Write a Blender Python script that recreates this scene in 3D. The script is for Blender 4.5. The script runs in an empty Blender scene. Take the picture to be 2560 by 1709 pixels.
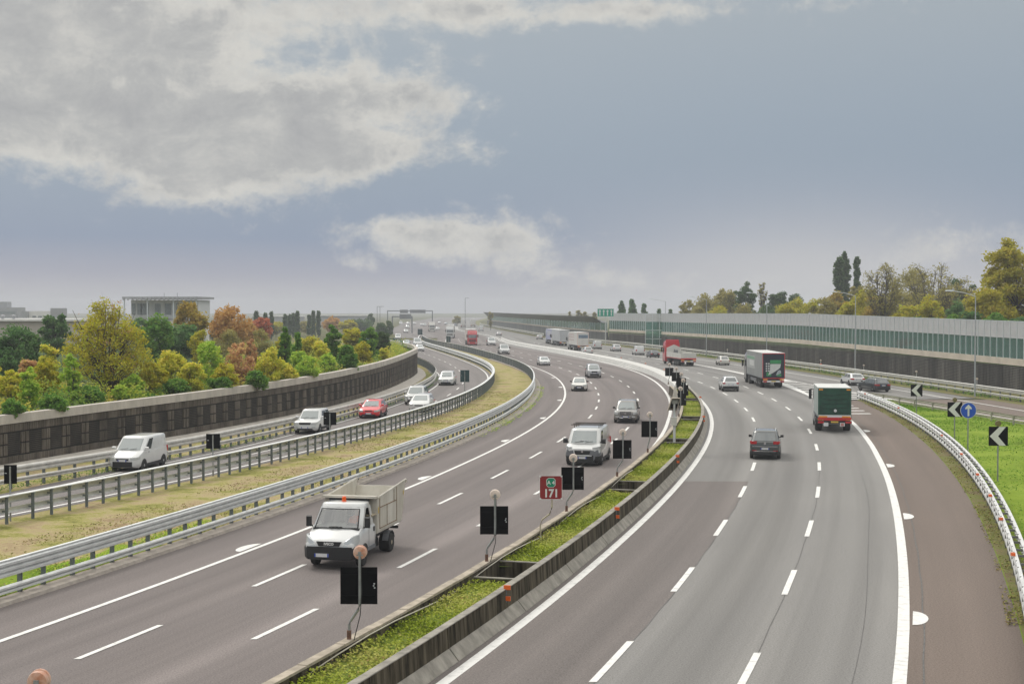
import bpy, bmesh, math, random
import numpy as np
from mathutils import Vector, Matrix
R=math.radians
rnd=random.Random(7)
scene=bpy.context.scene
COL=scene.collection
# ---------------------------------------------------------------- camera
CAM_H=8.9; FPX=3555.0; PITCH=math.atan((854.5-776.0)/FPX)
cam=bpy.data.cameras.new('camera'); cam.sensor_width=36.0; cam.lens=FPX/2560*36
cam.clip_start=.1; cam.clip_end=9000
camo=bpy.data.objects.new('camera',cam); COL.objects.link(camo)
camo.location=(0,0,CAM_H); camo.rotation_euler=(R(90)-PITCH,0,0); scene.camera=camo
def at(u,v,z=0.0):
    """ground point (at height z) that the surveyed photo point u,v stands on"""
    x=(u-1280)/FPX; y=-(v-854.5)/FPX
    dy=math.cos(PITCH)+y*math.sin(PITCH); dz=-math.sin(PITCH)+y*math.cos(PITCH)
    t=(z-CAM_H)/dz
    return Vector((x*t,dy*t,z))
# ---------------------------------------------------------------- materials
MATS={}
def nt(m):
    m.use_nodes=True; t=m.node_tree; t.nodes.clear(); return t
def N(t,typ,**kw):
    n=t.nodes.new('ShaderNode'+typ)
    for k,v in kw.items():
        if k.startswith('_'): setattr(n,k[1:],v)
        else: n.inputs[k.replace('__',' ')].default_value=v
    return n
def ramp(t,stops,interp='LINEAR'):
    n=t.nodes.new('ShaderNodeValToRGB'); n.color_ramp.interpolation=interp
    e=n.color_ramp.elements
    while len(e)<len(stops): e.new(.5)
    for i,(p,c) in enumerate(stops):
        e[i].position=p; e[i].color=(c[0],c[1],c[2],1)
    return n
def c4(c): return (c[0],c[1],c[2],1)
def mul(c,k): return tuple(min(1,x*k) for x in c)
def mat(name,col,rough=.6,metal=0,var=.12,scale=3,spec=.5,coat=0,stretch=(1,1,1),bump=0,bscale=60,col2=None,thr=(.35,.65),trans=0):
    """principled surface whose colour wanders a little with noise"""
    if name in MATS: return MATS[name]
    m=bpy.data.materials.new(name); t=nt(m)
    o=N(t,'OutputMaterial'); b=N(t,'BsdfPrincipled')
    b.inputs['Roughness'].default_value=rough; b.inputs['Metallic'].default_value=metal
    b.inputs['Specular IOR Level'].default_value=spec; b.inputs['Coat Weight'].default_value=coat
    b.inputs['Coat Roughness'].default_value=.06
    tc=N(t,'TexCoord'); mp=N(t,'Mapping'); mp.inputs['Scale'].default_value=stretch
    t.links.new(tc.outputs['Object'],mp.inputs['Vector'])
    no=N(t,'TexNoise',Scale=scale,Detail=6.0,Roughness=.65)
    t.links.new(mp.outputs[0],no.inputs['Vector'])
    r=ramp(t,[(thr[0],mul(col,1-var)),(thr[1],mul(col2,1) if col2 else mul(col,1+var))])
    t.links.new(no.outputs[0],r.inputs[0]); t.links.new(r.outputs[0],b.inputs['Base Color'])
    if bump:
        n2=N(t,'TexNoise',Scale=bscale,Detail=4.0); t.links.new(tc.outputs['Object'],n2.inputs['Vector'])
        bp=N(t,'Bump',Strength=bump,Distance=.02); t.links.new(n2.outputs[0],bp.inputs['Height']); t.links.new(bp.outputs[0],b.inputs['Normal'])
    if trans: b.inputs['Transmission Weight'].default_value=trans
    t.links.new(b.outputs[0],o.inputs[0]); MATS[name]=m; return m
def paint(name,col,metal=0): return mat('paint_'+name,col,rough=.34,metal=metal,var=.04,scale=1.5,coat=1.0)
def glassy(name,col,rough=.06): return mat(name,col,rough=rough,var=.1,spec=.8,coat=0)
def leafmat(name,cols,trans=.25):
    if name in MATS: return MATS[name]
    m=bpy.data.materials.new(name); t=nt(m)
    o=N(t,'OutputMaterial'); a=N(t,'Attribute',_attribute_name='shade')
    r=ramp(t,[(i/(len(cols)-1),c) for i,c in enumerate(cols)])
    t.links.new(a.outputs['Fac'],r.inputs[0])
    d=N(t,'BsdfDiffuse'); tr=N(t,'BsdfTranslucent'); mx=N(t,'MixShader'); mx.inputs[0].default_value=trans
    t.links.new(r.outputs[0],d.inputs[0]); t.links.new(r.outputs[0],tr.inputs[0])
    t.links.new(d.outputs[0],mx.inputs[1]); t.links.new(tr.outputs[0],mx.inputs[2]); t.links.new(mx.outputs[0],o.inputs[0])
    MATS[name]=m; return m
def roadmat(name,col,grain=.18,lane=None,tint=None):
    """asphalt: UV.x runs along the road in metres, UV.y across it"""
    m=bpy.data.materials.new(name); t=nt(m)
    o=N(t,'OutputMaterial'); b=N(t,'BsdfPrincipled',Roughness=.85); b.inputs['Specular IOR Level'].default_value=.3
    uv=N(t,'UVMap'); mp=N(t,'Mapping'); mp.inputs['Scale'].default_value=(.007,.62,1)
    t.links.new(uv.outputs[0],mp.inputs[0])
    n1=N(t,'TexNoise',Scale=1.0,Detail=4.0,Roughness=.55); t.links.new(mp.outputs[0],n1.inputs['Vector'])
    tc=N(t,'TexCoord')
    n2=N(t,'TexNoise',Scale=19.0,Detail=8.0,Roughness=.85); t.links.new(tc.outputs['Object'],n2.inputs['Vector'])
    m3=N(t,'Mapping'); m3.inputs['Scale'].default_value=(.035,.22,1); m3.inputs['Location'].default_value=(3,7,0); t.links.new(uv.outputs[0],m3.inputs[0]); n3=N(t,'TexNoise',Scale=1.0,Detail=5.0,Roughness=.6); t.links.new(m3.outputs[0],n3.inputs['Vector'])
    tint=tint or mul(col,.72)
    r1=ramp(t,[(.36,tint),(.62,col)]); t.links.new(n1.outputs[0],r1.inputs[0])
    r2=ramp(t,[(.30,(1-grain*2.2,)*3),(.5,(1,1,1)),(.72,(1+grain*2,)*3)]); t.links.new(n2.outputs[0],r2.inputs[0])
    r3=ramp(t,[(.35,(.92,.92,.925)),(.65,(1.05,1.045,1.035))]); t.links.new(n3.outputs[0],r3.inputs[0])
    m1=N(t,'Mix',_data_type='RGBA',_blend_type='MULTIPLY'); m1.inputs[0].default_value=1
    t.links.new(r1.outputs[0],m1.inputs[6]); t.links.new(r2.outputs[0],m1.inputs[7])
    m2=N(t,'Mix',_data_type='RGBA',_blend_type='MULTIPLY'); m2.inputs[0].default_value=1
    t.links.new(m1.outputs[2],m2.inputs[6]); t.links.new(r3.outputs[0],m2.inputs[7])
    res=m2.outputs[2]
    if lane:   # oil darkened lane centres, broken up by the long noise
        sx=N(t,'SeparateXYZ'); t.links.new(uv.outputs[0],sx.inputs[0])
        def mm(op,a,b_):
            q=N(t,'Math',_operation=op)
            for i,x in enumerate((a,b_)):
                if isinstance(x,(int,float)): q.inputs[i].default_value=x
                else: t.links.new(x,q.inputs[i])
            return q.outputs[0]
        c=mm('COSINE',mm('MULTIPLY',mm('SUBTRACT',sx.outputs[1],lane[0]),2*math.pi/lane[1]),0)
        c2=mm('COSINE',mm('MULTIPLY',mm('SUBTRACT',sx.outputs[1],lane[0]),4*math.pi/lane[1]),0)
        k=mm('SUBTRACT',1.0,mm('MULTIPLY',mm('ADD',mm('MULTIPLY',c,.75),mm('MULTIPLY',c2,-.35)),mm('MULTIPLY',n3.outputs[0],.22)))
        m4=N(t,'Mix',_data_type='RGBA',_blend_type='MULTIPLY'); m4.inputs[0].default_value=1; cc=N(t,'CombineColor')
        for i in range(3): t.links.new(k,cc.inputs[i])
        t.links.new(res,m4.inputs[6]); t.links.new(cc.outputs[0],m4.inputs[7]); res=m4.outputs[2]
    t.links.new(res,b.inputs['Base Color'])
    bp=N(t,'Bump',Strength=.35,Distance=.01); t.links.new(n2.outputs[0],bp.inputs['Height']); t.links.new(bp.outputs[0],b.inputs['Normal'])
    t.links.new(b.outputs[0],o.inputs[0]); return m
def groundmat(name,stops,scale=.35,fine=9,bump=.6):
    m=bpy.data.materials.new(name); t=nt(m)
    o=N(t,'OutputMaterial'); b=N(t,'BsdfPrincipled',Roughness=.95); b.inputs['Specular IOR Level'].default_value=.1
    tc=N(t,'TexCoord')
    n1=N(t,'TexNoise',Scale=scale,Detail=7.0,Roughness=.62); n2=N(t,'TexNoise',Scale=fine,Detail=5.0,Roughness=.8)
    t.links.new(tc.outputs['Object'],n1.inputs['Vector']); t.links.new(tc.outputs['Object'],n2.inputs['Vector'])
    ad=N(t,'Math',_operation='MULTIPLY_ADD'); ad.inputs[1].default_value=.55; 
    sb=N(t,'Math',_operation='MULTIPLY_ADD'); sb.inputs[1].default_value=1; sb.inputs[2].default_value=-.27
    t.links.new(n2.outputs[0],ad.inputs[0]); t.links.new(n1.outputs[0],sb.inputs[0]); t.links.new(sb.outputs[0],ad.inputs[2])
    r=ramp(t,stops); t.links.new(ad.outputs[0],r.inputs[0]); t.links.new(r.outputs[0],b.inputs['Base Color'])
    bp=N(t,'Bump',Strength=bump,Distance=.08); t.links.new(n2.outputs[0],bp.inputs['Height']); t.links.new(bp.outputs[0],b.inputs['Normal'])
    t.links.new(b.outputs[0],o.inputs[0]); return m
# ---------------------------------------------------------------- mesh helper
class MB:
    def __init__(s): s.v=[]; s.f=[]; s.mi=[]; s.uv=None
    def add(s,vs,fs,mi=0):
        b=len(s.v); s.v+= [tuple(p) for p in vs]
        for f in fs: s.f.append(tuple(i+b for i in f)); s.mi.append(mi)
        return s
    def box(s,c,d,rz=0,mi=0,M=None):
        x,y,z=d[0]/2,d[1]/2,d[2]/2
        vs=[Vector((a*x,b*y,e*z)) for e in(-1,1) for b in(-1,1) for a in(-1,1)]
        if rz: m=Matrix.Rotation(rz,3,'Z'); vs=[m@p for p in vs]
        if M: vs=[M@p for p in vs]
        c=Vector(c); return s.add([p+c for p in vs],[(0,2,3,1),(4,5,7,6),(0,1,5,4),(2,6,7,3),(0,4,6,2),(1,3,7,5)],mi)
    def quad(s,a,b,c,d,mi=0): return s.add([a,b,c,d],[(0,1,2,3)],mi)
    def prism(s,poly,axis,a,b,mi=0):
        """poly of 2-D points swept along axis x/y/z from a to b"""
        def P(p,h): return {'x':(h,p[0],p[1]),'y':(p[0],h,p[1]),'z':(p[0],p[1],h)}[axis]
        n=len(poly); vs=[P(p,a) for p in poly]+[P(p,b) for p in poly]
        return s.add(vs,[tuple(range(n))[::-1],tuple(range(n,2*n))]+[(i,(i+1)%n,(i+1)%n+n,i+n) for i in range(n)],mi)
    def tube(s,pts,r,n=6,mi=0,cap=True):
        pts=[Vector(p) for p in pts]; rs=r if isinstance(r,(list,tuple)) else [r]*len(pts)
        vs=[];fs=[]
        for i,p in enumerate(pts):
            d=(pts[min(i+1,len(pts)-1)]-pts[max(i-1,0)]).normalized()
            u=d.cross(Vector((0,0,1)) if abs(d.z)<.9 else Vector((1,0,0))).normalized(); w=d.cross(u)
            for k in range(n):
                a=2*math.pi*k/n; vs.append(p+(u*math.cos(a)+w*math.sin(a))*rs[i])
        for i in range(len(pts)-1):
            for k in range(n): fs.append((i*n+k,i*n+(k+1)%n,(i+1)*n+(k+1)%n,(i+1)*n+k))
        if cap: fs+= [tuple(range(n))[::-1],tuple(range((len(pts)-1)*n,len(pts)*n))]
        return s.add(vs,fs,mi)
    def lathe(s,prof,c=(0,0,0),axis='z',n=16,mi=0):
        """prof: (radius,height) list turned about axis through c"""
        vs=[];fs=[];c=Vector(c)
        for r,h in prof:
            for k in range(n):
                a=2*math.pi*k/n; p=(r*math.cos(a),r*math.sin(a))
                q={'z':(p[0],p[1],h),'x':(h,p[0],p[1]),'y':(p[0],h,p[1])}[axis]; vs.append(Vector(q)+c)
        for i in range(len(prof)-1):
            for k in range(n): fs.append((i*n+k,i*n+(k+1)%n,(i+1)*n+(k+1)%n,(i+1)*n+k))
        fs+= [tuple(range(n))[::-1],tuple(range((len(prof)-1)*n,len(prof)*n))]
        return s.add(vs,fs,mi)
    def loft(s,rings,mi=0,closed=True,caps=True):
        n=len(rings[0]); vs=[p for r in rings for p in r]; fs=[]
        for i in range(len(rings)-1):
            for k in range(n if closed else n-1): fs.append((i*n+k,i*n+(k+1)%n,(i+1)*n+(k+1)%n,(i+1)*n+k))
        if caps and closed: fs+= [tuple(range(n))[::-1],tuple(range((len(rings)-1)*n,len(rings)*n))]
        return s.add(vs,fs,mi)
    def build(s,name,mats,parent=None,smooth=None,recalc=True):
        me=bpy.data.meshes.new(name); me.from_pydata(s.v,[],s.f)
        if not isinstance(mats,(list,tuple)): mats=[mats]
        for m in mats: me.materials.append(m)
        if len(mats)>1: me.polygons.foreach_set('material_index',s.mi)
        if s.uv:
            l=me.uv_layers.new(name='UVMap')
            for lp in me.loops: l.data[lp.index].uv=s.uv[lp.vertex_index]
        if recalc:
            bm=bmesh.new(); bm.from_mesh(me); bmesh.ops.recalc_face_normals(bm,faces=bm.faces); bm.to_mesh(me); bm.free()
        if smooth is not None:
            me.polygons.foreach_set('use_smooth',[True]*len(me.polygons))
            me.set_sharp_from_angle(angle=R(smooth))
        me.update()
        return link(name,me,parent)
def link(name,me,parent=None):
    o=bpy.data.objects.new(name,me); COL.objects.link(o)
    if parent: o.parent=parent
    return o
def tag(o,label=None,cat=None,group=None,kind=None):
    if label: o['label']=label
    if cat: o['category']=cat
    if group: o['group']=group
    if kind: o['kind']=kind
    return o
def thing(name,label,cat,loc=(0,0,0),rz=0,group=None):
    o=bpy.data.objects.new(name,None); COL.objects.link(o); o.empty_display_size=.3
    o.location=loc; o.rotation_euler=(0,0,rz); return tag(o,label,cat,group)
def dup(root,loc,rz=0,scale=1,label=None,group=None):
    r=root.copy(); COL.objects.link(r); r.location=loc; r.rotation_euler=(0,0,rz)
    r.scale=(scale,)*3 if not isinstance(scale,(tuple,list)) else scale
    if label: r['label']=label
    if group: r['group']=group
    for ch in list(root.children):
        c=ch.copy(); COL.objects.link(c); c.parent=r
        for g in list(ch.children):
            d=g.copy(); COL.objects.link(d); d.parent=c
    return r
def text(name,body,size,m,parent,loc,rot,depth=.004,bold=0,sx=1):
    cu=bpy.data.curves.new(name,'FONT'); cu.body=body; cu.size=size; cu.align_x='CENTER'; cu.align_y='CENTER'
    cu.extrude=depth; cu.offset=bold; cu.resolution_u=2
    o=bpy.data.objects.new(name+'_tmp',cu); COL.objects.link(o)
    bpy.context.view_layer.update()
    me=bpy.data.meshes.new_from_object(o.evaluated_get(bpy.context.evaluated_depsgraph_get()))
    bpy.data.objects.remove(o); bpy.data.curves.remove(cu)
    me.name=name; me.materials.clear(); me.materials.append(m)
    t=link(name,me,parent); t.location=loc; t.rotation_euler=rot; t.scale=(sx,1,1); return t
# ---------------------------------------------------------------- road alignment (metres, x across the view, y away from it)
X0T=[(-120, -81.2), (-100, -67.58), (-80, -54.99), (-60, -43.45), (-40, -32.94), (-20, -23.47), (0, -15.04), (20, -7.65), (40, -1.3), (60, 4.04), (80, 8.63), (100, 12.45), (120, 15.34), (140, 17.23), (160, 18.21), (180, 18.43), (200, 17.83), (220, 16.39), (240, 14.28), (260, 11.79), (280, 9.13), (300, 6.36), (320, 3.52), (340, 0.67), (360, -1.97), (380, -4.15), (400, -5.74), (420, -6.83), (440, -7.65), (460, -8.5), (480, -9.64), (500, -11.17), (520, -13.12), (570, -19.17), (620, -25.09), (670, -29.27), (720, -31.76), (770, -33.64), (820, -36.0), (870, -39.24), (920, -43.02), (970, -46.67), (1020, -49.64), (1070, -51.71), (1120, -52.97), (1170, -53.69), (1220, -54.2), (1270, -54.77), (1320, -55.53), (1370, -56.54), (1420, -57.78), (1470, -59.15), (1520, -60.56), (1570, -61.93), (1620, -63.16), (1670, -64.22), (1720, -65.06), (1770, -65.66), (1820, -66.0), (1870, -66.08), (1920, -65.89), (1970, -65.44)]
_ys=np.array([p[0] for p in X0T],float); _xs=np.array([p[1] for p in X0T],float)
_sl=np.gradient(_xs,_ys)
def X0(y):
    i=int(np.clip(np.searchsorted(_ys,y)-1,0,len(_ys)-2)); h=_ys[i+1]-_ys[i]; t=(y-_ys[i])/h
    return ((1+2*t)*(1-t)**2*_xs[i]+t*(1-t)**2*h*_sl[i]+t*t*(3-2*t)*_xs[i+1]+t*t*(t-1)*h*_sl[i+1])
def S0(y): return (X0(y+2)-X0(y-2))/4
def tab(*p):
    a=np.array(p[0],float); return lambda y: float(np.interp(y,a[:,0],a[:,1]))
def rs(y): return float(np.interp(y,[200,260,350],[0,1.2,2.5]))   # the right carriageway drifts off beyond 200 m
O_MLS=tab([(38,-11.43),(67,-11.59),(100,-11.84),(130,-12.06),(170,-12.33),(231,-12.71)])
O_A=tab([(36,-8.3),(67,-8.46),(115,-8.61),(170,-8.71),(230,-8.79)])
O_B=tab([(38,-5.0),(67,-4.91),(115,-4.82),(260,-4.6)])
O_MED=tab([(80,-1.75),(100,-1.95),(115,-2.05),(130,-1.9),(150,-1.43),(170,-.8),(190,-.1),(210,.65),(235,1.6),(260,2.3),(350,3.2)])
O_MRL=lambda y:1.45+rs(y)
O_M1=lambda y:4.84+rs(y)
_m2=tab([(46,8.27),(67,8.44),(88,8.56),(115,8.68),(165,8.85)]); O_M2=lambda y:_m2(y)+rs(y)
_mr=tab([(43,11.87),(67,11.98),(88,12.11),(100,12.28),(115,12.57),(130,12.9),(150,13.38),(190,14.31),(234,15.13)]); O_MRR=_mr
O_GL3=tab([(43,-14.72),(77,-14.94),(100,-15.28),(130,-15.6),(170,-15.76),(235,-15.57),(300,-15.0),(330,-15.2),(385,-17.6),(440,-20.0)])
O_GL2=tab([(59,-24.23),(67,-23.54),(77,-22.89),(88,-22.34),(100,-21.89),(115,-21.48),(130,-21.19),(150,-20.92),(190,-20.63),(260,-20.38),(380,-20.3),(445,-20.9)])
O_LRR=tab([(55,-26.6),(61,-25.6),(67,-24.89),(77,-23.95),(88,-23.21),(100,-22.65),(115,-22.15),(130,-21.81),(150,-21.6),(190,-21.4),(260,-21.2),(380,-21.1)])
O_LRL=tab([(78,-29.2),(92,-28.3),(100,-28.2),(115,-27.92),(130,-27.57),(150,-27.3),(170,-27.38),(190,-27.83),(207,-28.5),(300,-29)])
O_GL1=tab([(60,-32.2),(70,-30.86),(77,-30.02),(88,-29.13),(100,-28.7),(115,-28.3),(130,-28.0),(150,-27.9),(170,-27.95),(190,-28.4),(210,-29.1),(235,-30),(300,-30.6)])
O_WL=tab([(60,-37.4),(78,-35.91),(88,-35.22),(100,-34.04),(115,-32.84),(130,-32.1),(150,-31.68),(170,-31.5),(195,-31.07),(215,-31.6),(236,-33.2),(255,-34.6)])
def P(o,y,z=0.0):
    d=o(y) if callable(o) else o
    s=S0(y); return Vector((X0(y)+d*math.sqrt(1+s*s),y,z))
def K1x(y): return -2.1067e-4*y*y-.006006*y+49.493 if y>100 else 46.79-.048*(y-100)
def K0x(y): return 5.283e-4*y*y-.24239*y+62.125-.15 if y>105 else 42.5-.13*(y-105)
def SHx(y): return -.00097131*y*y+.374288*y+.96277
def GR1x(y): return -.00120574*y*y+.41725*y+.04983
def GR2x(y): return float(np.interp(y,[60,100,139,165,195,223,257,295,350,405,500,653,844,1100],[53.5,51.8,49.4,47.6,45.2,42.9,39.8,35.6,28.6,18.5,9,-3,-18,-29]))
def WRx(y): return float(np.interp(y,[60,100,151,195,232,270,310,350,405,500,653,844,1100],[60.5,57.8,54.3,50.6,47.0,43.0,37.9,33.0,22.8,13,1.5,-14.5,-26]))
def PX(fx,y,z=0.0,dx=0): return Vector((fx(y)+dx,y,z))
def frange(a,b,s):
    n=max(1,int(round((b-a)/s))); return [a+(b-a)*i/n for i in range(n+1)]
def strip(name,fa,fb,ys,z,m,label=None,kind='structure',za=None,zb=None):
    """ground sheet between two edge functions y->(x,y)"""
    b=MB(); b.uv=[]; vs=[];fs=[]; s=0; pr=None; K=4
    for i,y in enumerate(ys):
        A=fa(y); B=fb(y); A.z=za(y) if za else z; B.z=zb(y) if zb else z
        if pr is not None: s+=(A-pr).length
        pr=A.copy()
        for k in range(K+1):
            p=A.lerp(B,k/K); vs.append(p); b.uv.append((s,(p-A).length))
    for i in range(len(ys)-1):
        for k in range(K): a=i*(K+1)+k; fs.append((a,a+1,a+K+2,a+K+1))
    b.add(vs,fs); o=b.build(name,m,recalc=False)
    me=o.data
    if me.polygons and me.polygons[0].normal.z<0: me.flip_normals()
    return tag(o,label,None,None,kind)
def sweep(b,path,prof,mi=0,caps=True):
    """prof: (side,z) loop; side is to the right of travel along path (plan points)"""
    rings=[]
    for i,p in enumerate(path):
        d=(path[min(i+1,len(path)-1)]-path[max(i-1,0)]); d.z=0; d.normalize(); n=Vector((d.y,-d.x,0))
        rings.append([p+n*a+Vector((0,0,z)) for a,z in prof])
    b.loft(rings,mi,True,caps); return b
# ================================================================ SETTING
YS=frange(-30,60,6)+frange(64,420,4)[0:]+frange(430,1900,30)
YN=[y for y in YS if y<=450]
def E(o,dz=0): return lambda y: P(o,y)
asph=(.165,.155,.152)
M_main=roadmat('asphalt_brownish',(.196,.170,.162),.34,lane=(4.3,3.4))
M_right=roadmat('asphalt_grey',(.228,.220,.210),.28,lane=(2.1,3.63),tint=(.175,.168,.16))
M_dark=roadmat('asphalt_dark_patch',(.183,.161,.151),.34,lane=(2.1,3.63))
M_sh=roadmat('asphalt_shoulder',(.175,.139,.118),.34,tint=(.148,.117,.099))
M_left=roadmat('asphalt_left',(.205,.186,.179),.25)
M_field=groundmat('field_ground',[(.25,(.045,.06,.018)),(.45,(.08,.09,.03)),(.62,(.13,.11,.05)),(.8,(.17,.15,.08))],.08,2)
M_dry=groundmat('dry_grass_ground',[(.25,(.09,.085,.03)),(.36,(.19,.19,.05)),(.46,(.30,.28,.09)),(.54,(.38,.31,.17)),(.64,(.32,.235,.14)),(.80,(.15,.105,.06))],.45,6)
M_green=groundmat('green_grass_ground',[(.25,(.08,.13,.012)),(.42,(.16,.235,.02)),(.62,(.22,.30,.035)),(.8,(.29,.34,.08))],.3,8)
M_verge=groundmat('verge_ground',[(.25,(.10,.085,.045)),(.42,(.20,.16,.09)),(.55,(.15,.17,.045)),(.75,(.25,.20,.12))],.6,10)
M_conc=mat('pale_concrete',(.47,.43,.38),rough=.9,var=.14,scale=1.1,stretch=(1,1,.35),bump=.25,bscale=25)
M_kerb=mat('worn_kerb_concrete',(.34,.30,.26),rough=.95,var=.22,scale=2.2,bump=.4,bscale=30)
M_white=mat('road_paint',(.62,.61,.585),rough=.7,var=.16,scale=3.5,thr=(.32,.5))
M_galv=mat('galvanised_steel',(.60,.61,.60),rough=.45,metal=.2,var=.12,scale=2.5,stretch=(1,1,2))
M_galvd=mat('weathered_steel_post',(.17,.195,.205),rough=.55,metal=.3,var=.2,scale=4)
M_gwhite=mat('bright_zinc_rail',(.62,.62,.61),rough=.5,metal=.2,var=.14,scale=2)
M_black=mat('black_sign_back',(.003,.003,.0035),rough=.9,var=.2,scale=6,spec=.08)
M_orange=mat('orange_reflector',(.75,.13,.02),rough=.4,var=.08)
# terrain sheet out to the horizon
b=MB(); b.quad((-3500,-150,-.06),(3500,-150,-.06),(3500,4200,-.06),(-3500,4200,-.06)); tag(b.build('ground',M_field),kind='structure')
strip('main_road',E(lambda y:O_MLS(y)-2.75),E(lambda y:1.0),[y for y in YS],.0,M_main)
def rr(y):
    p=Vector((max(P(O_MRR,y).x,GR2x(y)-2.0) if y>142 else P(O_MRR,y).x+.1,y,0)); return p
strip('main_road',E(lambda y:1.0),rr,YS,.0,M_right)
strip('main_road',E(lambda y:1.0),E(lambda y:4.84+.05),frange(-30,74,4),.006,M_dark)
strip('road_shoulder',E(lambda y:O_MRR(y)+.1),lambda y:PX(SHx,y),frange(-30,143,5),.0,M_sh)
strip('ramp_road',lambda y:PX(K0x,y,0,-.6),lambda y:PX(GR2x,y,0,-1.6),frange(-30,142,6),.0,M_sh)
strip('left_road',E(lambda y:O_LRL(y)-1.0),E(lambda y:O_LRR(y)+.45),[y for y in YS if 30<=y<=440],.0,M_left)
strip('left_road',E(lambda y:-29.5),E(lambda y:O_MLS(y)-2.7),[y for y in YS if y>=440],.003,M_left)
# verges
strip('grass_verge',E(lambda y:O_LRR(y)+.4),E(lambda y:O_MLS(y)-2.7),[y for y in YS if 20<=y<=446],-.012,M_dry)
strip('grass_verge',E(lambda y:O_WL(y)-.2),E(lambda y:O_LRL(y)-.95),[y for y in YS if 30<=y<=300],-.012,M_dry)
strip('grass_verge',lambda y:PX(GR2x,y,0,-1.7),lambda y:PX(WRx,y,0,.3),YS,-.01,M_verge)
strip('grass_verge',lambda y:PX(SHx,y,0,-.05),lambda y:PX(K0x,y,0,-.55),frange(-30,143,4),.006,M_green)
strip('grass_verge',lambda y:PX(SHx,y,0,-.02),lambda y:PX(GR1x,y,0,.1),frange(-30,143,4),.012,M_verge)
# kerb along the left edge of the main road
b=MB(); sweep(b,[P(lambda y:O_MLS(y)-3.05,y) for y in frange(10,260,5)],[(-.32,-.05),(-.32,.1),(.30,.1),(.36,-.05)])
tag(b.build('kerb',M_kerb),kind='structure')
# bank tops behind the walls
M_bank=groundmat('bank_ground',[(.25,(.02,.045,.012)),(.5,(.05,.085,.02)),(.75,(.10,.11,.035))],.25,5,bump=1)
strip('bank',E(lambda y:O_WL(y)-90),E(lambda y:O_WL(y)-.25),[y for y in YS if 30<=y<=256],2.75,M_bank)
strip('bank',lambda y:PX(WRx,y,0,.3),lambda y:PX(WRx,y,0,120),[y for y in YS if y<=500],2.9,M_bank)
# ---- painted lines
def line(name,o,ya,yb,w,z=.014,step=3):
    b=MB(); vs=[];ys=frange(ya,yb,step)
    for y in ys: vs+= [P(lambda t:(o(t) if callable(o) else o)-w/2,y,z),P(lambda t:(o(t) if callable(o) else o)+w/2,y,z)]
    b.add(vs,[(2*i,2*i+1,2*i+3,2*i+2) for i in range(len(ys)-1)])
    return b.build(name,M_white)
lines=[]
def S(o): return tag(o,kind='structure')
S(line('lane_line',O_MLS,-20,470,.2)); S(line('lane_line',O_MED,60,900,.26)); S(line('lane_line',lambda y:-1.75,-20,60,.26))
S(line('lane_line',O_MRL,-20,900,.30)); S(line('lane_line',O_MRR,-20,150,.33)); 
def wide(y): return float(np.interp(y,[150,170,200,235,300],[.3,.9,.55,.3,.25]))
b=MB(); ys=frange(150,330,4); vs=[]
for y in ys: vs+=[P(lambda t:O_MRR(t)-.15,y,.014),P(lambda t:O_MRR(t)-.15+wide(t)*1.3,y,.014)]
b.add(vs,[(2*i,2*i+1,2*i+3,2*i+2) for i in range(len(ys)-1)]); S(b.build('lane_line',M_white))
S(line('lane_line',lambda y:O_LRR(y)-.05,30,430,.2)); S(line('lane_line',lambda y:O_LRL(y)+.05,40,420,.2))
def xline(fx,ya,yb,w):
    b=MB(); ys=frange(ya,yb,4); vs=[]
    for y in ys: vs+=[Vector((fx(y)-w/2,y,.014)),Vector((fx(y)+w/2,y,.014))]
    b.add(vs,[(2*i,2*i+1,2*i+3,2*i+2) for i in range(len(ys)-1)]); return S(b.build('lane_line',M_white))
xline(K1x,0,300,.24); xline(K0x,0,185,.2)
def dashes(o,mids,w=.17,l=4.1):
    for ym in mids:
        h=l/2/math.sqrt(1+S0(ym)**2)
        S(line('lane_dash',o,ym-h,ym+h,w,.014,1.2))
ext=lambda a,n,s=12: [a+s*i for i in range(1,n)]
dashes(O_A,[18.5,28.3,38.1,47.7,57.4,67.2,77.2,87.5,98,108.8,119.3,129.8,140.1,151.1,162.9,175.3,186.7,197.9,208.6,220.6]+ext(220.6,20))
dashes(O_B,[19.5,29.8,40.3,51,60.5,70.7,82.5,96.7,106.4,118,130,141.8,154.2,166.4,179.4,191.3,203.1,215,227,238.9,251]+ext(251,20))
dashes(O_M1,[13.5,25,36,47,58.2,69.8,81,92.5,104,116.1,127.9,139.9,151.7,163.8]+ext(163.8,22),.19,4.4)
dashes(O_M2,[11.5,23,34.7,46.5,58,69.6,81.1,92.5,104.8,116.8,129,141.7,153.2,165.2]+ext(165.2,20),.19,4.4)
OLM=lambda y:(O_LRL(y)+O_LRR(y))/2
dashes(OLM,[90+12*i for i in range(26)],.14,4.2)
# hatching before the ramp nose
for y in (122.6,126.2,129.6,133.0,136.4):
    x1=float(np.interp(y,[122,140],[30.9,32.6])); x0=P(O_MRR,y).x+(.3 if y<134 else .3)
    b=MB(); b.box(((x0+x1)/2,y,.013),(x1-x0,.75,.003)); S(b.build('hatch_stripe',M_white))
for y in (142.5,146,149.6,153.3,157,160.8,164.6,168.5,172.5,176.8):
    x0=P(O_MRR,y).x+.4; x1=K0x(y)-.1
    b=MB(); b.box(((x0+x1)/2,y,.013),(x1-x0,.9,.003)); S(b.build('hatch_stripe',M_white))
b=MB(); b.add([P(lambda t:O_MRR(t)+.3,179,.013),Vector((K0x(179)-.1,179,.013)),Vector((K0x(184),184,.013)),P(O_MRR,204,.013)],[(0,1,2,3)]); S(b.build('hatch_stripe',M_white))
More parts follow.
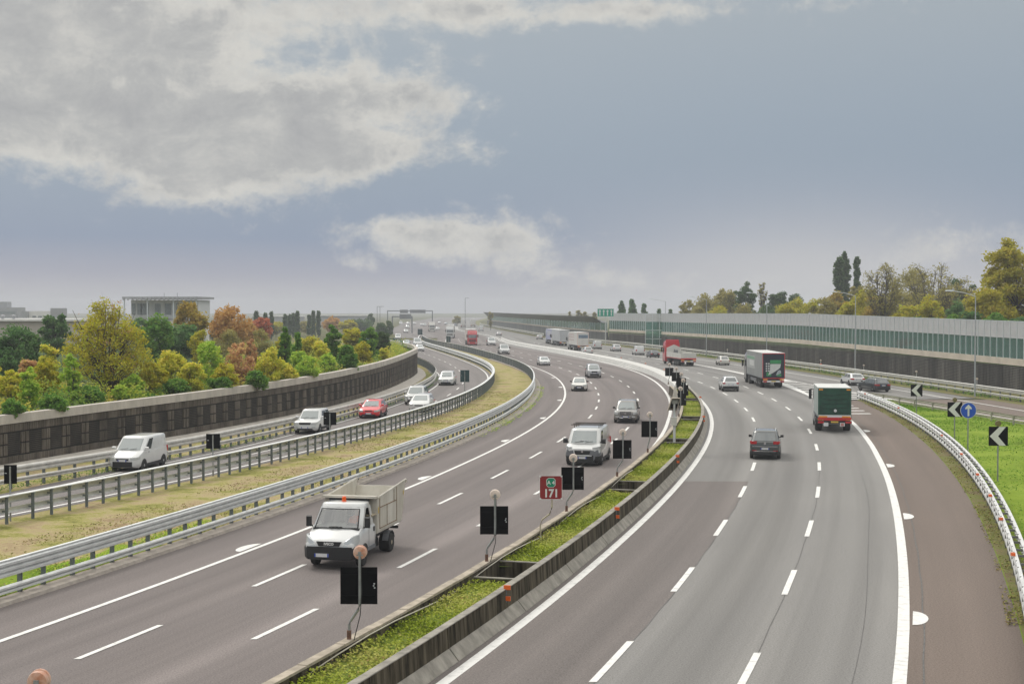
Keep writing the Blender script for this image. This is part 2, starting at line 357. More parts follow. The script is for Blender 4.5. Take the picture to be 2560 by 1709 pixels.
# half-moon marks beside the edge lines
def moon(y,o,side):
    b=MB(); c=P(o,y,.014); tx=Vector((S0(y),1,0)).normalized(); nx=Vector((tx.y,-tx.x,0))*side
    b.add([c+tx*(.95*math.cos(a))+nx*(.44*math.sin(a)) for a in [math.pi*i/10 for i in range(11)]],[tuple(range(11))]); S(b.build('half_moon_mark',M_white))
for y in (21,41,61.4,81.5,105,130): moon(y,lambda t:O_MRR(t)+.25,1)
for y in (31,53.2,75.4,97,117.5,141,165,188): moon(y,lambda t:O_MLS(t)-.22,-1)
M_joint=mat('tar_joint',(.11,.105,.10),.8,0,.35,3)
def joint(o,ya,yb,w=.022):
    q=line('road_joint',o,ya,yb,w,.0095,2); q.data.materials.clear(); q.data.materials.append(M_joint); S(q)
joint(lambda y:O_M2(y)+.02*math.sin(y*.9),8,80); joint(lambda y:10.75+.05*math.sin(y*.21),8,78,.016); joint(lambda y:O_MRR(y)+.55+.02*math.sin(y),8,125,.04); joint(lambda y:4.9+.02*math.sin(y*1.3),8,72,.02)
strip('grass_verge',lambda y:P(lambda q:O_GL3(q)-2.3-.5*math.sin(q*.7),y),lambda y:P(lambda q:O_GL3(q)-.5,y),frange(20,54,1),-.004,M_green)
# ---- central planter walls
M_moss=mat('mossy_concrete',(.034,.027,.015),rough=.95,var=.5,scale=4,stretch=(1,1,.10),col2=(.155,.13,.09),thr=(.38,.72),spec=.15,bump=.4,bscale=20)
M_cap=mat('wall_cap_concrete',(.36,.31,.245),rough=.95,var=.25,scale=2.5,bump=.3)
M_foot=mat('barrier_foot_concrete',(.27,.25,.215),rough=.95,var=.28,scale=2,stretch=(1,1,.4),bump=.3)
PIT=[(22.0,25.0),(43.4,46.2),(64.9,68.1),(88.2,90.8),(107,110),(130,132.6)]
YP=frange(0,152,2)
w=thing('planter_wall','low concrete planter wall on the side of the oncoming traffic','wall')
b=MB(); sweep(b,[P(-.98,y) for y in YP],[(-.2,-.05),(-.13,.3),(-.11,.83),(.11,.83),(.13,-.05)]); b.build('wall',M_moss,w)
b=MB()
for i in range(0,len(YP)-1): sweep(b,[P(-.98,YP[i]+.012),P(-.98,YP[i+1]-.012)],[(-.13,.83),(-.13,.89+.008*(i%3)),(.12,.89+.008*(i%3)),(.12,.83)])
b.build('coping',M_cap,w)
w=thing('planter_wall','mossy concrete planter wall with a sloping foot beside the outbound lanes','wall')
b=MB()
for i in range(0,len(YP)-1,3):
    j=min(i+3,len(YP)-1); path=[P(.72,YP[k]+(.02 if k==i else (-.02 if k==j else 0))) for k in range(i,j+1)]
    sweep(b,path,[(-.12,-.05),(-.10,.85),(.10,.85),(.13,.30),(.10,-.05)])
b.build('wall',M_moss,w)
b=MB(); sweep(b,[P(.72,y) for y in YP],[(-.115,.85),(-.115,.875),(.112,.875),(.112,.85)]); b.build('coping',M_foot,w)
b=MB()
for i in range(0,len(YP)-1,3):
    j=min(i+3,len(YP)-1); path=[P(.72,YP[k]+(.03 if k==i else (-.03 if k==j else 0))) for k in range(i,j+1)]
    sweep(b,path,[(.128,-.05),(.133,.32),(.16,.32),(.40,.02),(.40,-.05)])
b.build('foot',M_foot,w)
M_soil=groundmat('planter_soil',[(.2,(.05,.10,.012)),(.4,(.14,.20,.03)),(.6,(.22,.27,.06)),(.75,(.20,.16,.07)),(.9,(.12,.08,.04))],.8,9,bump=1)
M_ivy=leafmat('planter_leaves',[(.10,.15,.012),(.25,.31,.03),(.38,.42,.075),(.46,.46,.13),(.36,.27,.10)],.2)
def leafcloud(name,pts,sz,shade,m,parent=None,up=.5,seed=1,aspect=1.0):
    """many small leaf faces at pts (n,3); shade 0..1 picks the leaf colour"""
    g=np.random.default_rng(seed); n=len(pts); 
    nr=g.normal(size=(n,3)); nr[:,2]=np.abs(nr[:,2])+up; nr/=np.linalg.norm(nr,axis=1)[:,None]
    a=np.cross(nr,g.normal(size=(n,3))); a/=np.linalg.norm(a,axis=1)[:,None]; c=np.cross(nr,a)
    s=(np.asarray(sz)*(.6+.8*g.random(n)))[:,None]
    v=np.empty((n,4,3)); v[:,0]=pts-a*s*aspect; v[:,1]=pts-c*s*.62; v[:,2]=pts+a*s*aspect; v[:,3]=pts+c*s*.62
    me=bpy.data.meshes.new(name); me.vertices.add(n*4); me.vertices.foreach_set('co',v.reshape(-1).astype(np.float32))
    me.loops.add(n*4); me.loops.foreach_set('vertex_index',np.arange(n*4,dtype=np.int32))
    me.polygons.add(n); me.polygons.foreach_set('loop_start',np.arange(0,n*4,4,dtype=np.int32))
    me.update(calc_edges=True); me.materials.append(m)
    at_=me.attributes.new('shade','FLOAT','FACE'); at_.data.foreach_set('value',np.clip(shade,0,1).astype(np.float32))
    return link(name,me,parent)
ends=[-2]+[e for p in PIT for e in p]+[150]
for k in range(0,len(ends),2):
    ya,yb=ends[k],ends[k+1]
    bed=thing('planter_bed','planter bed of low green plants, %s'%['at the near edge of the picture','beside the first black sign with its lamp','behind the red kilometre sign','in front of the black pit below the traffic detector','around the traffic detector mast','beyond the traffic detector','at the far end of the planters'][k//2],'planter',P(0,ya))
    o=strip('soil',E(lambda y:-.88),E(lambda y:.63),frange(ya,yb,1.5),.56,M_soil); del o['kind']; o.parent=bed; o.matrix_parent_inverse=Matrix.Translation(-bed.location)
    for y in (ya,yb):
        b=MB(); s=math.atan(S0(y)); b.box(P(-.13,y,.3)-bed.location,(1.60,.14,.80),-s); b.build('end_wall',M_moss,bed)
        b=MB(); b.box(P(-.13,y,.715)-bed.location,(1.60,.13,.03),-s); b.build('coping',M_foot,bed)
    g=np.random.default_rng(k+5); n=int((yb-ya)*(900 if ya<70 else 420)); yy=ya+.1+(yb-ya-.2)*g.random(n); oo=-.86+1.47*g.random(n)
    hh=.56+.10*g.random(n)**2+.06*np.sin(yy*2.1+oo*3)*g.random(n)+np.where((oo<-.62)&(g.random(n)<.5),.10,0)
    pts=np.array([tuple(P(o_,y_,h_)-bed.location) for o_,y_,h_ in zip(oo,yy,hh)])
    sh=.45+.25*np.sin(yy*.9+1.3*k)+.35*(g.random(n)-.5)+np.where(g.random(n)<.04,.5,0)
    lc=leafcloud('ground_cover',pts,.038,sh,M_ivy,bed,.9,k); lc['kind']='stuff'
for a,c in PIT: strip('pit_floor',E(lambda y:-.88),E(lambda y:.63),frange(a,c,1),.02,mat('pit_dark_soil',(.012,.011,.009),.95))  # pit floors in an even near-black tone
# cable on the left planter wall
b=MB(); pts=[]
for y in frange(8,72,1.6):
    pts.append(P(-.82+.07*math.sin(y*.55),y,.74+.12*math.sin(y*.55+.6)))
b.tube(pts,.018,5); tag(b.build('cable',mat('pale_cable',(.5,.46,.38),.6)),'pale cable sagging along the inner face of the planter wall','cable')
# ---- pale barrier with a wide top beyond the planters
M_pale=mat('white_concrete',(.56,.55,.525),rough=.9,var=.10,scale=.8,stretch=(1,1,.3))
b=MB(); rings=[]
for y in frange(150,440,8):
    L0=O_MED(y)+.9; r0=max(1.0,L0+float(np.interp(y,[150,260,330,430],[1.75,1.75,1.1,.5])))
    rings.append([P(L0,y,-.05),P(L0+.22,y,.62),P(r0-.15,y,.72),P(r0,y,.55),P(r0+.1,y,-.05)])
b.loft(rings); cb=thing('median_barrier','wide pale concrete barrier between the carriageways beyond the planters','barrier'); b.build('wall',M_pale,cb,smooth=20)
def marker(name,pos,rz,label,hi=.0):
    t=thing(name,label,'reflector',pos,rz,'orange reflectors on the planter wall')
    b=MB(); b.box((0,0,.11),(.03,.02,.5)); b.build('bracket',M_galvd,t)
    for z in (.30,-.02):
        b=MB(); b.box((.03,-.02,z),(.2,.04,.13)); b.build('reflector',M_orange,t)
for y,l in ((40.9,'orange double reflector on the planter wall nearest the camera'),(57.2,'orange double reflector on the planter wall level with the third black sign'),(78,'orange double reflector on the planter wall near the pit below the traffic detector'),(107,'orange double reflector on the wall at the bend of the planters'),(131,'orange double reflector on the far end of the planter wall')):
    marker('wall_reflector',P(.84,y,.62),-math.atan(S0(y)),l)
far=[('small orange reflector post on the pale barrier, near its planter end',172),('small orange reflector post on the pale barrier behind the pickup',192),('small orange reflector post on the pale barrier by the white estate car',214),('small orange reflector post on the pale barrier, the farthest one seen',240)]
for l,y in far:
    t=thing('barrier_reflector',l,'reflector',P(lambda q:max(1.0,O_MED(q)+2.65)-.25,y,.69),0,'reflectors on the pale barrier')
    b=MB(); b.box((0,0,.12),(.03,.03,.24)); b.build('post',M_galv,t); b=MB(); b.box((0,-.02,.26),(.22,.03,.16)); b.build('reflector',mat('faded_orange',(.7,.3,.2),.5),t)
# ---- guard rails
def wave(z0,h,n,d=.085,side=1,t=.006):
    pts=[]; k=n*2
    prof=[(0,z0)]
    for i in range(n):
        a=z0+h*i/n; s=h/n
        prof+=[(d,a+s*.22),(d,a+s*.62),(0.012,a+s*.86)]
    prof[-1]=(0,z0+h)
    out=[(side*x,z) for x,z in prof]; back=[(side*(x-t-.012),z) for x,z in prof[::-1]]
    return out+back
def rail(label,fp,ya,yb,beams,post_h,pitch,pw,pmat,bmat,side=1,step=2.7,spacer=True,cat='guardrail',postoff=.12,cap=None):
    """fp(y)->plan point; beams: (z0,height,waves,offset)"""
    ys=frange(ya,yb,step); root=thing('guardrail',label,cat,fp(ya)); o0=root.location
    for z0,h,n,off in beams:
        b=MB(); sweep(b,[fp(y)-o0 for y in ys],[(x+off,z) for x,z in wave(z0,h,n,side=side)])
        b.build('rail',bmat,root,smooth=50)
    if cap:
        b=MB(); sweep(b,[fp(y)-o0 for y in ys],[(x,z) for x,z in ((cap[0],cap[2]),(cap[0],cap[2]+.035),(cap[1],cap[2]+.035),(cap[1],cap[2]))]); b.build('top_flange',mat('bright_zinc_flange',(.66,.67,.66),.5,.15,.12,3),root)
    b=MB()
    path=[fp(y) for y in frange(ya,yb,.4)]; acc=0; pos=[]
    for i in range(1,len(path)):
        acc+=(path[i]-path[i-1]).length
        if acc>=pitch: acc-=pitch; d=(path[i]-path[i-1]).normalized(); pos.append((path[i],math.atan2(d.y,d.x)))
    x=side*postoff
    def post(b):
        b.box((0,x,post_h/2-.1),(pw*.45,pw,post_h+.2)); b.box((pw*.3,x-pw*.44,post_h/2-.1),(pw*.5,pw*.12,post_h+.2)); b.box((pw*.3,x+pw*.44,post_h/2-.1),(pw*.5,pw*.12,post_h+.2))
        for z0,h,n,off in beams:
            if spacer: b.box((0,(x-off)/2,z0+h*.5),(.07,abs(x+off)+.02,.08))
        b.box((0,side*.02,post_h-.02),(.10,.2,.025)); return b
    b0=post(MB()); o=b0.build('post',pmat,root); me=o.data; first=True
    for i,(p,a) in enumerate(pos[:100]):
        q=o if i==0 else link('post',me,root)
        q.location=p-o0; q.rotation_euler=(0,0,-0+a+math.pi*0) ; 
    if len(pos)>100:
        b=MB()
        for p,a in pos[100:]:
            m=Matrix.Rotation(a,3,'Z'); bb=post(MB()); k=len(b.v); b.add([m@Vector(v)+p-o0 for v in bb.v],bb.f)
        tag(b.build('post',pmat,root),kind='stuff')
    return root
# (post frame: x along the rail, y to the left of travel; side=+1 puts the wave on the right of travel, i.e. y=-)
g3=rail('galvanised guardrail with three waves along the edge of the oncoming main carriageway',lambda y:P(O_GL3,y),14,440,[(.70,.50,3,0),(.20,.26,2,.02)],1.12,1.33,.13,M_galvd,M_galv,1,cap=(-.10,.03,1.20))
g2=rail('grey guardrail seen from its post side between the slip road and the dry grass strip',lambda y:P(O_GL2,y),40,446,[(.82,.26,1,-.18),(.40,.24,1,-.18)],1.13,1.33,.11,M_galvd,M_galv,-1,postoff=.0,cap=(-.20,.08,1.13))
g1=rail('grey guardrail in front of the dark ribbed retaining wall',lambda y:P(O_GL1,y),50,300,[(.74,.42,2,0),(.30,.26,2,.02)],1.0,1.35,.13,M_galvd,mat('dull_steel_rail',(.52,.50,.46),.5,.2,.16,2),1)
gr2=rail('long guardrail below the tall noise barrier on the right',lambda y:PX(GR2x,y),40,900,[(.74,.42,3,0),(.28,.24,2,0)],1.0,2.4,.13,M_galvd,mat('greyish_rail',(.56,.55,.51),.5,.2,.14,2),-1,step=4)
gr1=rail('bright double guardrail curving along the right shoulder from the ramp nose',lambda y:PX(GR1x,y),16,143,[(.50,.32,2,-.24),(.18,.24,1,-.24),(.52,.30,2,.12)],.80,1.5,.12,mat('dark_zinc_post',(.20,.20,.19),.6,.2),M_gwhite,-1,step=2,postoff=-.26)  # posts and spacers in a darker zinc tone than the rails
def nose(y): return Vector((float(np.interp(y,[104,112,125,143.5],[39.6,38.9,37.6,35.4])),y,0))
rail('short pale guardrail on the ramp side of the nose',nose,106,143.4,[(.5,.26,2,0),(.2,.1,1,0)],.72,4.0,.12,mat('pale_rail_post',(.42,.40,.34),.6),mat('pale_rail',(.5,.47,.40),.5,.2),1,postoff=.05)
# rail reflectors
k=0
for y in (47,55,62,70,80,92,118,138):
    t=MB(); t.box((0,0,0),(.12,.14,.10)); o=t.build('rail_reflector',M_orange); o.location=PX(GR1x,y,.83,-.38); k+=1
    tag(o,'small orange reflector on the bright double guardrail, '+['nearest the picture edge','next to the nearest one','third from the picture edge','below the large chevron sign','below the blue arrow sign','before the middle chevron sign','short of the ramp nose','at the ramp nose'][k-1],'reflector','orange reflectors on the bright guardrail')
# ---- retaining wall on the left
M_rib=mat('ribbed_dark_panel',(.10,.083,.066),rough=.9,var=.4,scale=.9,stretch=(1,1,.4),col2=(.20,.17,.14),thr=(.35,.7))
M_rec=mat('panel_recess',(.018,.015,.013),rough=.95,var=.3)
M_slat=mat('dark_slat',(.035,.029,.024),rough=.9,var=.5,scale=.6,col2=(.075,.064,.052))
rw=thing('retaining_wall','dark ribbed retaining wall with a pale concrete coping below the shrubs','wall')
def wtop(y): return float(np.interp(y,[60,78,110,182,255],[3.0,3.1,3.25,3.72,3.75]))
wy=[];y=58.0
while y<255: wy.append(y); y+=2.0/math.sqrt(1+(S0(y)+.05)**2)
wp=[P(O_WL,y) for y in wy]
rings=[]
for p_,y in zip(wp,wy):
    pass
def nrm(i,pl):
    d=pl[min(i+1,len(pl)-1)]-pl[max(i-1,0)]; d.z=0; d.normalize(); return Vector((d.y,-d.x,0))
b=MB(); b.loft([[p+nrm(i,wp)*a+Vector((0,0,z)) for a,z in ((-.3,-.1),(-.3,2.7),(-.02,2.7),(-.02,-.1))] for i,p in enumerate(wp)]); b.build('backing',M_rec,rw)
b=MB(); b.loft([[p+nrm(i,wp)*a+Vector((0,0,z)) for a,z in ((.0,-.1),(.0,.36),(.2,.33),(1.25,.06),(1.25,-.1))] for i,p in enumerate(wp)]); b.build('plinth',M_conc,rw)
for i in range(0,len(wp)-1,3):
    b=MB(); j=min(i+3,len(wp)-1); r=[]
    for q in range(i,j+1):
        p=wp[q].copy(); 
        if q==j: p=p.lerp(wp[q-1],.006)
        h=wtop(wy[q]); c=.52
        r.append([p+nrm(q,wp)*a+Vector((0,0,z)) for a,z in ((-.32,h-c),(-.32,h),(.14,h-.015),(.15,h-c))])
    b.loft(r); b.build('coping',M_conc,rw)
ribs=MB(); slats=MB()
for i in range(len(wp)-1):
    a,c=wp[i],wp[i+1]; d=(c-a); L=d.length; d.normalize(); n=Vector((d.y,-d.x,0)); rz=math.atan2(d.y,d.x)
    zt=wtop(wy[i])-.52; zb=.34; H=zt-zb; z1=zb+H*.20; z2=zb+H*.78; zm=(z1+z2)/2
    near=wy[i]<130; pit=.115 if near else .25
    def ribrow(x0,x1,za,zc):
        k=max(1,int((x1-x0)/pit)); w=(x1-x0)/k
        for q in range(k): 
            m=a+d*(x0+w*(q+.5))+n*.03; ribs.box((m.x,m.y,(za+zc)/2),(w*.62,.07+.02*((q*7+i)%3),zc-za-.05),rz)
    ribrow(0.02,L-.02,z2+.02,zt); ribrow(.02,L-.02,zb,z1-.02)
    ribrow(L*.6,L*.78,z1+.02,zm-.02); ribrow(L*.82,L-.02,z1+.02,zm-.02); ribrow(L*.6,L*.78,zm+.02,z2-.02); ribrow(L*.82,L-.02,zm+.02,z2-.02)
    ns=11
    for q in range(ns):
        z=z1+.06+(z2-z1-.12)*(q+.5)/ns; m=a+d*(L*.3)+n*(.0 if i%3 else .02); slats.box((m.x,m.y,z),(L*.54,.05,.040+.012*((i*5)%3)),rz)
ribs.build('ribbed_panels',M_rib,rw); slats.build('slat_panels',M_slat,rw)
# ================================================================ NOISE BARRIER ON THE RIGHT
M_glass=bpy.data.materials.new('teal_glass'); t=nt(M_glass)
_o=N(t,'OutputMaterial'); _tr=N(t,'BsdfTransparent'); _tr.inputs[0].default_value=(.56,.80,.73,1); _df=N(t,'BsdfDiffuse'); _df.inputs[0].default_value=(.20,.37,.325,1)
_m0=N(t,'MixShader'); _m0.inputs[0].default_value=.34; t.links.new(_tr.outputs[0],_m0.inputs[1]); t.links.new(_df.outputs[0],_m0.inputs[2])
_g=N(t,'BsdfGlossy',Roughness=.08); _g.inputs[0].default_value=(.75,.9,.88,1); _m=N(t,'MixShader'); _lw=N(t,'Fresnel'); _lw.inputs[0].default_value=1.45
t.links.new(_lw.outputs[0],_m.inputs[0]); t.links.new(_m0.outputs[0],_m.inputs[1]); t.links.new(_g.outputs[0],_m.inputs[2]); t.links.new(_m.outputs[0],_o.inputs[0])
M_alu=mat('ribbed_aluminium',(.58,.58,.575),.45,.25,.06,1.5)
M_alupost=mat('pale_steel_post',(.64,.68,.69),.4,.2,.05)
M_beige=mat('beige_concrete_band',(.56,.49,.41),.9,0,.12,.5)
M_dkp=mat('dark_louvre_panel',(.085,.08,.074),.9,0,.35,.35,stretch=(1,1,.1),col2=(.16,.15,.135),thr=(.4,.65))
M_dkb=mat('dark_panel_back',(.03,.029,.028),.95)
hp=lambda y,a: float(np.interp(y,[120,151,232,350],a))
def zt_(y): return hp(y,[7.5,7.67,8.35,8.15])
def zg_(y): return hp(y,[5.7,5.9,6.45,6.2])
def zb_(y): return hp(y,[3.55,3.7,4.15,3.9])
def zc_(y): return hp(y,[2.9,3.0,3.5,3.3])
def barrier(label,ya,yb,pitch,lean=0,seed=0):
    root=thing('noise_barrier',label,'noise barrier',PX(WRx,ya)); o0=root.location
    ys=[ya]; 
    while ys[-1]<yb:
        y=ys[-1]; s=(WRx(y+2)-WRx(y-2))/4; ys.append(y+pitch/math.sqrt(1+s*s))
    pl=[PX(WRx,y)-o0 for y in ys]
    bb=MB(); sweep(bb,pl,[(0,-.2),(0,2.7),(.3,2.7),(.3,-.2)]); bb.build('backing',M_dkb,root)
    lou=MB(); col=MB(); cop=MB(); al=MB(); 
    rg=random.Random(seed); npane=0; pane_rest=MB(); post_rest=MB()
    for i in range(len(pl)-1):
        a,c=pl[i],pl[i+1]; y0,y1=ys[i],ys[i+1]; d=c-a; L=d.length; d.normalize(); n=Vector((-d.y,d.x,0)); rz=math.atan2(d.y,d.x); m=(a+c)/2
        # dark louvres facing the road
        k=16
        for q in range(k):
            z=.15+(zc_(y0)-.25)*(q+.5)/k
            for h in (.25,.75):
                mm=a+d*(L*h)+n*(.03+.03*rg.random()); lou.box((mm.x,mm.y,z),(L*.44,.08,.10),rz)
        if i%3==0: mm=a+n*.02; lou.box((mm.x,mm.y,1.3),(.2+.2*rg.random(),.1,2.6),rz)
        def band(b,off,th,za0,za1,zb0,zb1,gap=.012):
            A=a+d*gap+n*off; C=c-d*gap+n*off; A2=A-n*th; C2=C-n*th
            vs=[]
            for p,z0,z1 in ((A,za0,zb0),(C,za1,zb1),(C2,za1,zb1),(A2,za0,zb0)): vs+=[Vector((p.x,p.y,z0)),Vector((p.x,p.y,z1))]
            b.add(vs,[(0,2,3,1),(2,4,5,3),(4,6,7,5),(6,0,1,7),(1,3,5,7),(0,6,4,2)])
        band(cop,.10,.4,zc_(y0),zc_(y1),zb_(y0),zb_(y1))
        # aluminium cassettes: four horizontal ribs each
        for q in range(6):
            f0=q/6; f1=(q+.86)/6
            lo=lambda y: zg_(y)+(zt_(y)-zg_(y))*f0; hi=lambda y: zg_(y)+(zt_(y)-zg_(y))*f1
            band(al,.02-.0*q,.10,lo(y0),lo(y1),hi(y0),hi(y1),.06)
        band(al,-.03,.04,zg_(y0),zg_(y1),zt_(y0),zt_(y1),.07)
        p=MB(); band(p,-.02,.02,zb_(y0)+.04,zb_(y1)+.04,zg_(y0)-.02,zg_(y1)-.02,.06)
        far_=150<y0 and npane<100
        if far_: p.build('glass_pane',M_glass,root)
        else: pane_rest.add(p.v,p.f)
        p=MB(); p.box((a.x,a.y,(zb_(y0)+zt_(y0))/2),(.075,.11,zt_(y0)-zb_(y0)),rz)
        if far_: p.build('post',M_alupost,root)
        else: post_rest.add(p.v,p.f)
        npane+=1 if y0>150 else 0
    lou.build('louvre_panels',M_dkp,root,recalc=False); cop.build('coping',M_beige,root); al.build('metal_panels',M_alu,root)
    if pane_rest.v: tag(pane_rest.build('glass_pane',M_glass,root),kind='stuff'); tag(post_rest.build('post',M_alupost,root),kind='stuff')
    b=MB(); rings=[]
    for y,p in zip(ys,pl):
        z=zt_(y); rings.append([p+Vector((-.06,0,z-.01)),p+Vector((-.06,0,z+.07)),p+Vector((.16,0,z+.07)),p+Vector((.16,0,z-.01))])
    b.loft(rings); b.build('top_rail',M_alupost,root)
    return root
barrier('long noise barrier of teal glass and ribbed metal above dark louvre panels on the right',66,333,1.7,0,3)
barrier('set back noise barrier section between the glazed stair and the canopy barrier',339,385,1.9,0,5)
# glazed stair tower at the joint
st=thing('glazed_stair','tall teal glazed frame standing between two noise barrier sections','stair tower',PX(WRx,336),0)
for k,(x,z) in enumerate([(-3.2,.2),(-1.6,.2),(0,.2),(-3.2,2.3),(-1.6,2.3),(0,2.3),(-3.2,4.3),(-1.6,4.3),(0,4.3)]):
    b=MB(); b.box((x+.8,-1.2,z+1),(1.5,.03,1.95)); b.build('glass_pane',M_glass,st)
b=MB()
for x in (-3.3,-1.65,0,1.6): b.box((x,-1.2,4.1),(.12,.12,8.2))
for z in (.15,2.25,4.25,6.3,8.15): b.box((-.85,-1.21,z),(4.9,.1,.12))
b.build('frame',M_alupost,st); b=MB()
for z in (6.45,6.85,7.25,7.65): b.box((-.85,-1.18,z+.15),(4.8,.06,.36))
b.build('metal_panels',M_alu,st)
# canopy barrier further on
cn=thing('canopy_noise_barrier','long grey noise barrier with a dark slanted canopy leaning over the road','noise barrier',PX(WRx,388)); o0=cn.location
ysc=frange(388,850,7); pl=[PX(WRx,y)-o0 for y in ysc]
b=MB(); sweep(b,pl,[(-.1,-.2),(-.1,3.0),(.3,3.0),(.3,-.2)]); b.build('panels',mat('grey_panel',(.12,.125,.125),.9,0,.3,.2,stretch=(1,1,.1)),cn)
b=MB(); sweep(b,pl,[(-.2,3.0),(-.2,3.45),(.3,3.45),(.3,3.0)]); b.build('coping',M_beige,cn)
b=MB(); sweep(b,pl,[(0,3.45),(0,5.75),(.05,5.75),(.05,3.45)]); b.build('glass_band',M_glass,cn)
b=MB(); pp=[p for p,y in zip(pl,ysc) if y<846]
rings=[]
for i,p in enumerate(pp):
    t=i/(len(pp)-1); z1=7.15+.7*t; n=Vector((-1,0,0)); rings.append([p+Vector((-.15,0,5.55)),p+Vector((-2.6,0 if i else 18,z1-.02 if i else 6.6)),p+Vector((-2.6,0 if i else 18,z1+.12 if i else 6.7)),p+Vector((.2,0,5.75))])
b.loft(rings); b.build('canopy',mat('dark_canopy_metal',(.10,.105,.11),.5,.3,.1,.3),cn)
b=MB()
for i in range(0,len(pp),1): p=pp[i]; b.box((p.x,p.y,4.6),(.14,.14,2.3))
tag(b.build('post',M_alupost,cn),kind=None)
# street lamps along the barrier
def lamp(label,x,y,h,arm):
    t=thing('street_lamp',label,'street lamp',(x,y,0),0,'street lamps along the noise barrier')
    b=MB(); b.tube([(0,0,0),(0,0,h*.5),(0,0,h)],[.095,.075,.055],8); b.build('pole',mat('lamp_pole_grey',(.40,.42,.43),.5,.2,.1,2),t,60)
    b=MB(); b.tube([(0,0,h-.05),(-arm*.5,-.2,h+.32),(-arm,-.4,h+.5)],.045,6); b.build('arm',M_galv,t)
    b=MB(); b.loft([[(-arm+.05,-.35+dy,h+.47+dz) for dy,dz in ((-.06,0),(.06,0),(.06,.08),(-.06,.08))],[(-arm-.3,-.4+dy,h+.46+dz) for dy,dz in ((-.17,0),(.17,0),(.14,.17),(-.14,.17))],[(-arm-.85,-.45+dy,h+.5+dz) for dy,dz in ((-.14,0),(.14,0),(.1,.1),(-.1,.1))]]); b.build('lamp_head',M_alupost,t)
lamp('nearest tall street lamp, before the large yellow tree on the right',47.9,147,10.4,2.4)
lamp('second tall street lamp, in front of the dark poplars',46.6,193,10.9,2.6)
lamp('third street lamp along the noise barrier, above the black trailer lorry',42.1,235,11.3,2.6)
lamp('fourth street lamp along the noise barrier, between the red flatbed and the trailer lorry',37.6,275,11.0,2.6)
lamp('distant faint street lamp beside the pines',35.6,330,11.0,3.0)
# lantern markers on the long right guardrail
for i,(y,l) in enumerate(((150,'nearest the picture edge'),(168,'beside the white and black cars'),(187,'above the white ramp car'),(206,'with an orange plate'),(228,'next to the black trailer'),(246,'left of the black trailer'),(262,'above the small white car'))):
    t=thing('rail_lantern','small round lantern on a post behind the right guardrail, '+l,'lantern',PX(GR2x,y,0,.45),0,'lanterns behind the right guardrail')
    b=MB(); b.tube([(0,0,0),(0,0,1.55)],.035,6); b.build('post',M_galv,t)
    b=MB(); b.lathe([(.04,-.08),(.12,-.06),(.12,.06),(.05,.08)],(0,0,1.7),'y',12); b.build('lens',mat('lantern_lens',(.6,.5,.42),.4),t,40)
    if i==3: b=MB(); b.box((0,-.05,1.1),(.3,.03,.28)); b.build('plate',M_orange,t)
# ================================================================ SIGNS
M_pole=mat('grey_pole',(.30,.31,.30),.45,.4,.15,5)
M_lampo=mat('lamp_orange_shell',(.58,.25,.14),.35,0,.2,4,col2=(.68,.48,.38))
M_lampw=mat('lamp_dusty_shell',(.66,.55,.47),.4,0,.18,5)
M_signw=mat('sign_white',(.66,.66,.64),.5,0,.04); M_sgrey=mat('sticker_grey',(.5,.52,.54),.5)
def back_sign(label,y,orange=0,pan=.9,bend=.27,zp=1.76,panel=True,group='black sign backs with round lamps on the planter wall'):
    base=P(-.98,y,.9); t=thing('lamp_sign',label,'sign',base,0,group)
    zb=zp-.9; zt=zb+pan
    b=MB(); b.box((0,0,.1),(.10,.10,.24)); b.box((.0,.0,-.02),(.2,.16,.03)); b.build('foot',mat('rusty_foot',(.14,.07,.045),.8,0,.4,9),t)
    b=MB(); b.tube([(0,0,.05),(0,0,.36),(.03,0,.44),(bend*.85,-.06,zb-.12),(bend,-.08,zb),(bend,-.08,zt+.36)],.035,8); b.build('pole',M_pole,t,50)
    if panel:
        b=MB(); b.box((bend-.03,0,(zb+zt)/2),(pan,.03,pan)); b.build('panel',M_black,t)
        b=MB()
        for z in (zb+.2,zt-.2): b.box((bend-.03,-.03,z),(pan*.92,.035,.05))
        b.build('bracket',M_black,t)
        b=MB(); 
        for dx,dz in ((.36,.0),(.385,-.05),(.375,.05)): b.box((bend-.03+dx*pan/.9,-.018,(zb+zt)/2+dz),(.035,.006,.03))
        b.build('sticker',M_sgrey,t)
    b=MB(); b.lathe([(.03,-.10),(.10,-.10),(.155,-.085),(.165,-.03),(.15,.05),(.17,.06),(.17,.10),(.12,.12),(.02,.12)],(bend,.0,zt+.36),'y',20)
    lm=b.build('lamp',M_lampo if orange else M_lampw,t,40)
    b=MB(); b.box((bend,-.115,zt+.36),(.08,.03,.07)); b.box((bend+.0,-.10,zt+.31),(.16,.02,.03)); b.build('bracket',M_pole,t)
    if y<50:
        b=MB(); b.tube([(bend+.03,-.09,zt+.28),(bend+.05,-.10,zb+.3),(bend*.6+.12,-.12,zb-.25),(.12,-.02,-.02)],.012,5); b.build('cable',mat('black_cable',(.02,.02,.02),.6),t)
    return t
back_sign('orange round warning lamp on a pole at the bottom left corner of the picture',22.5,1,panel=True,bend=.3)
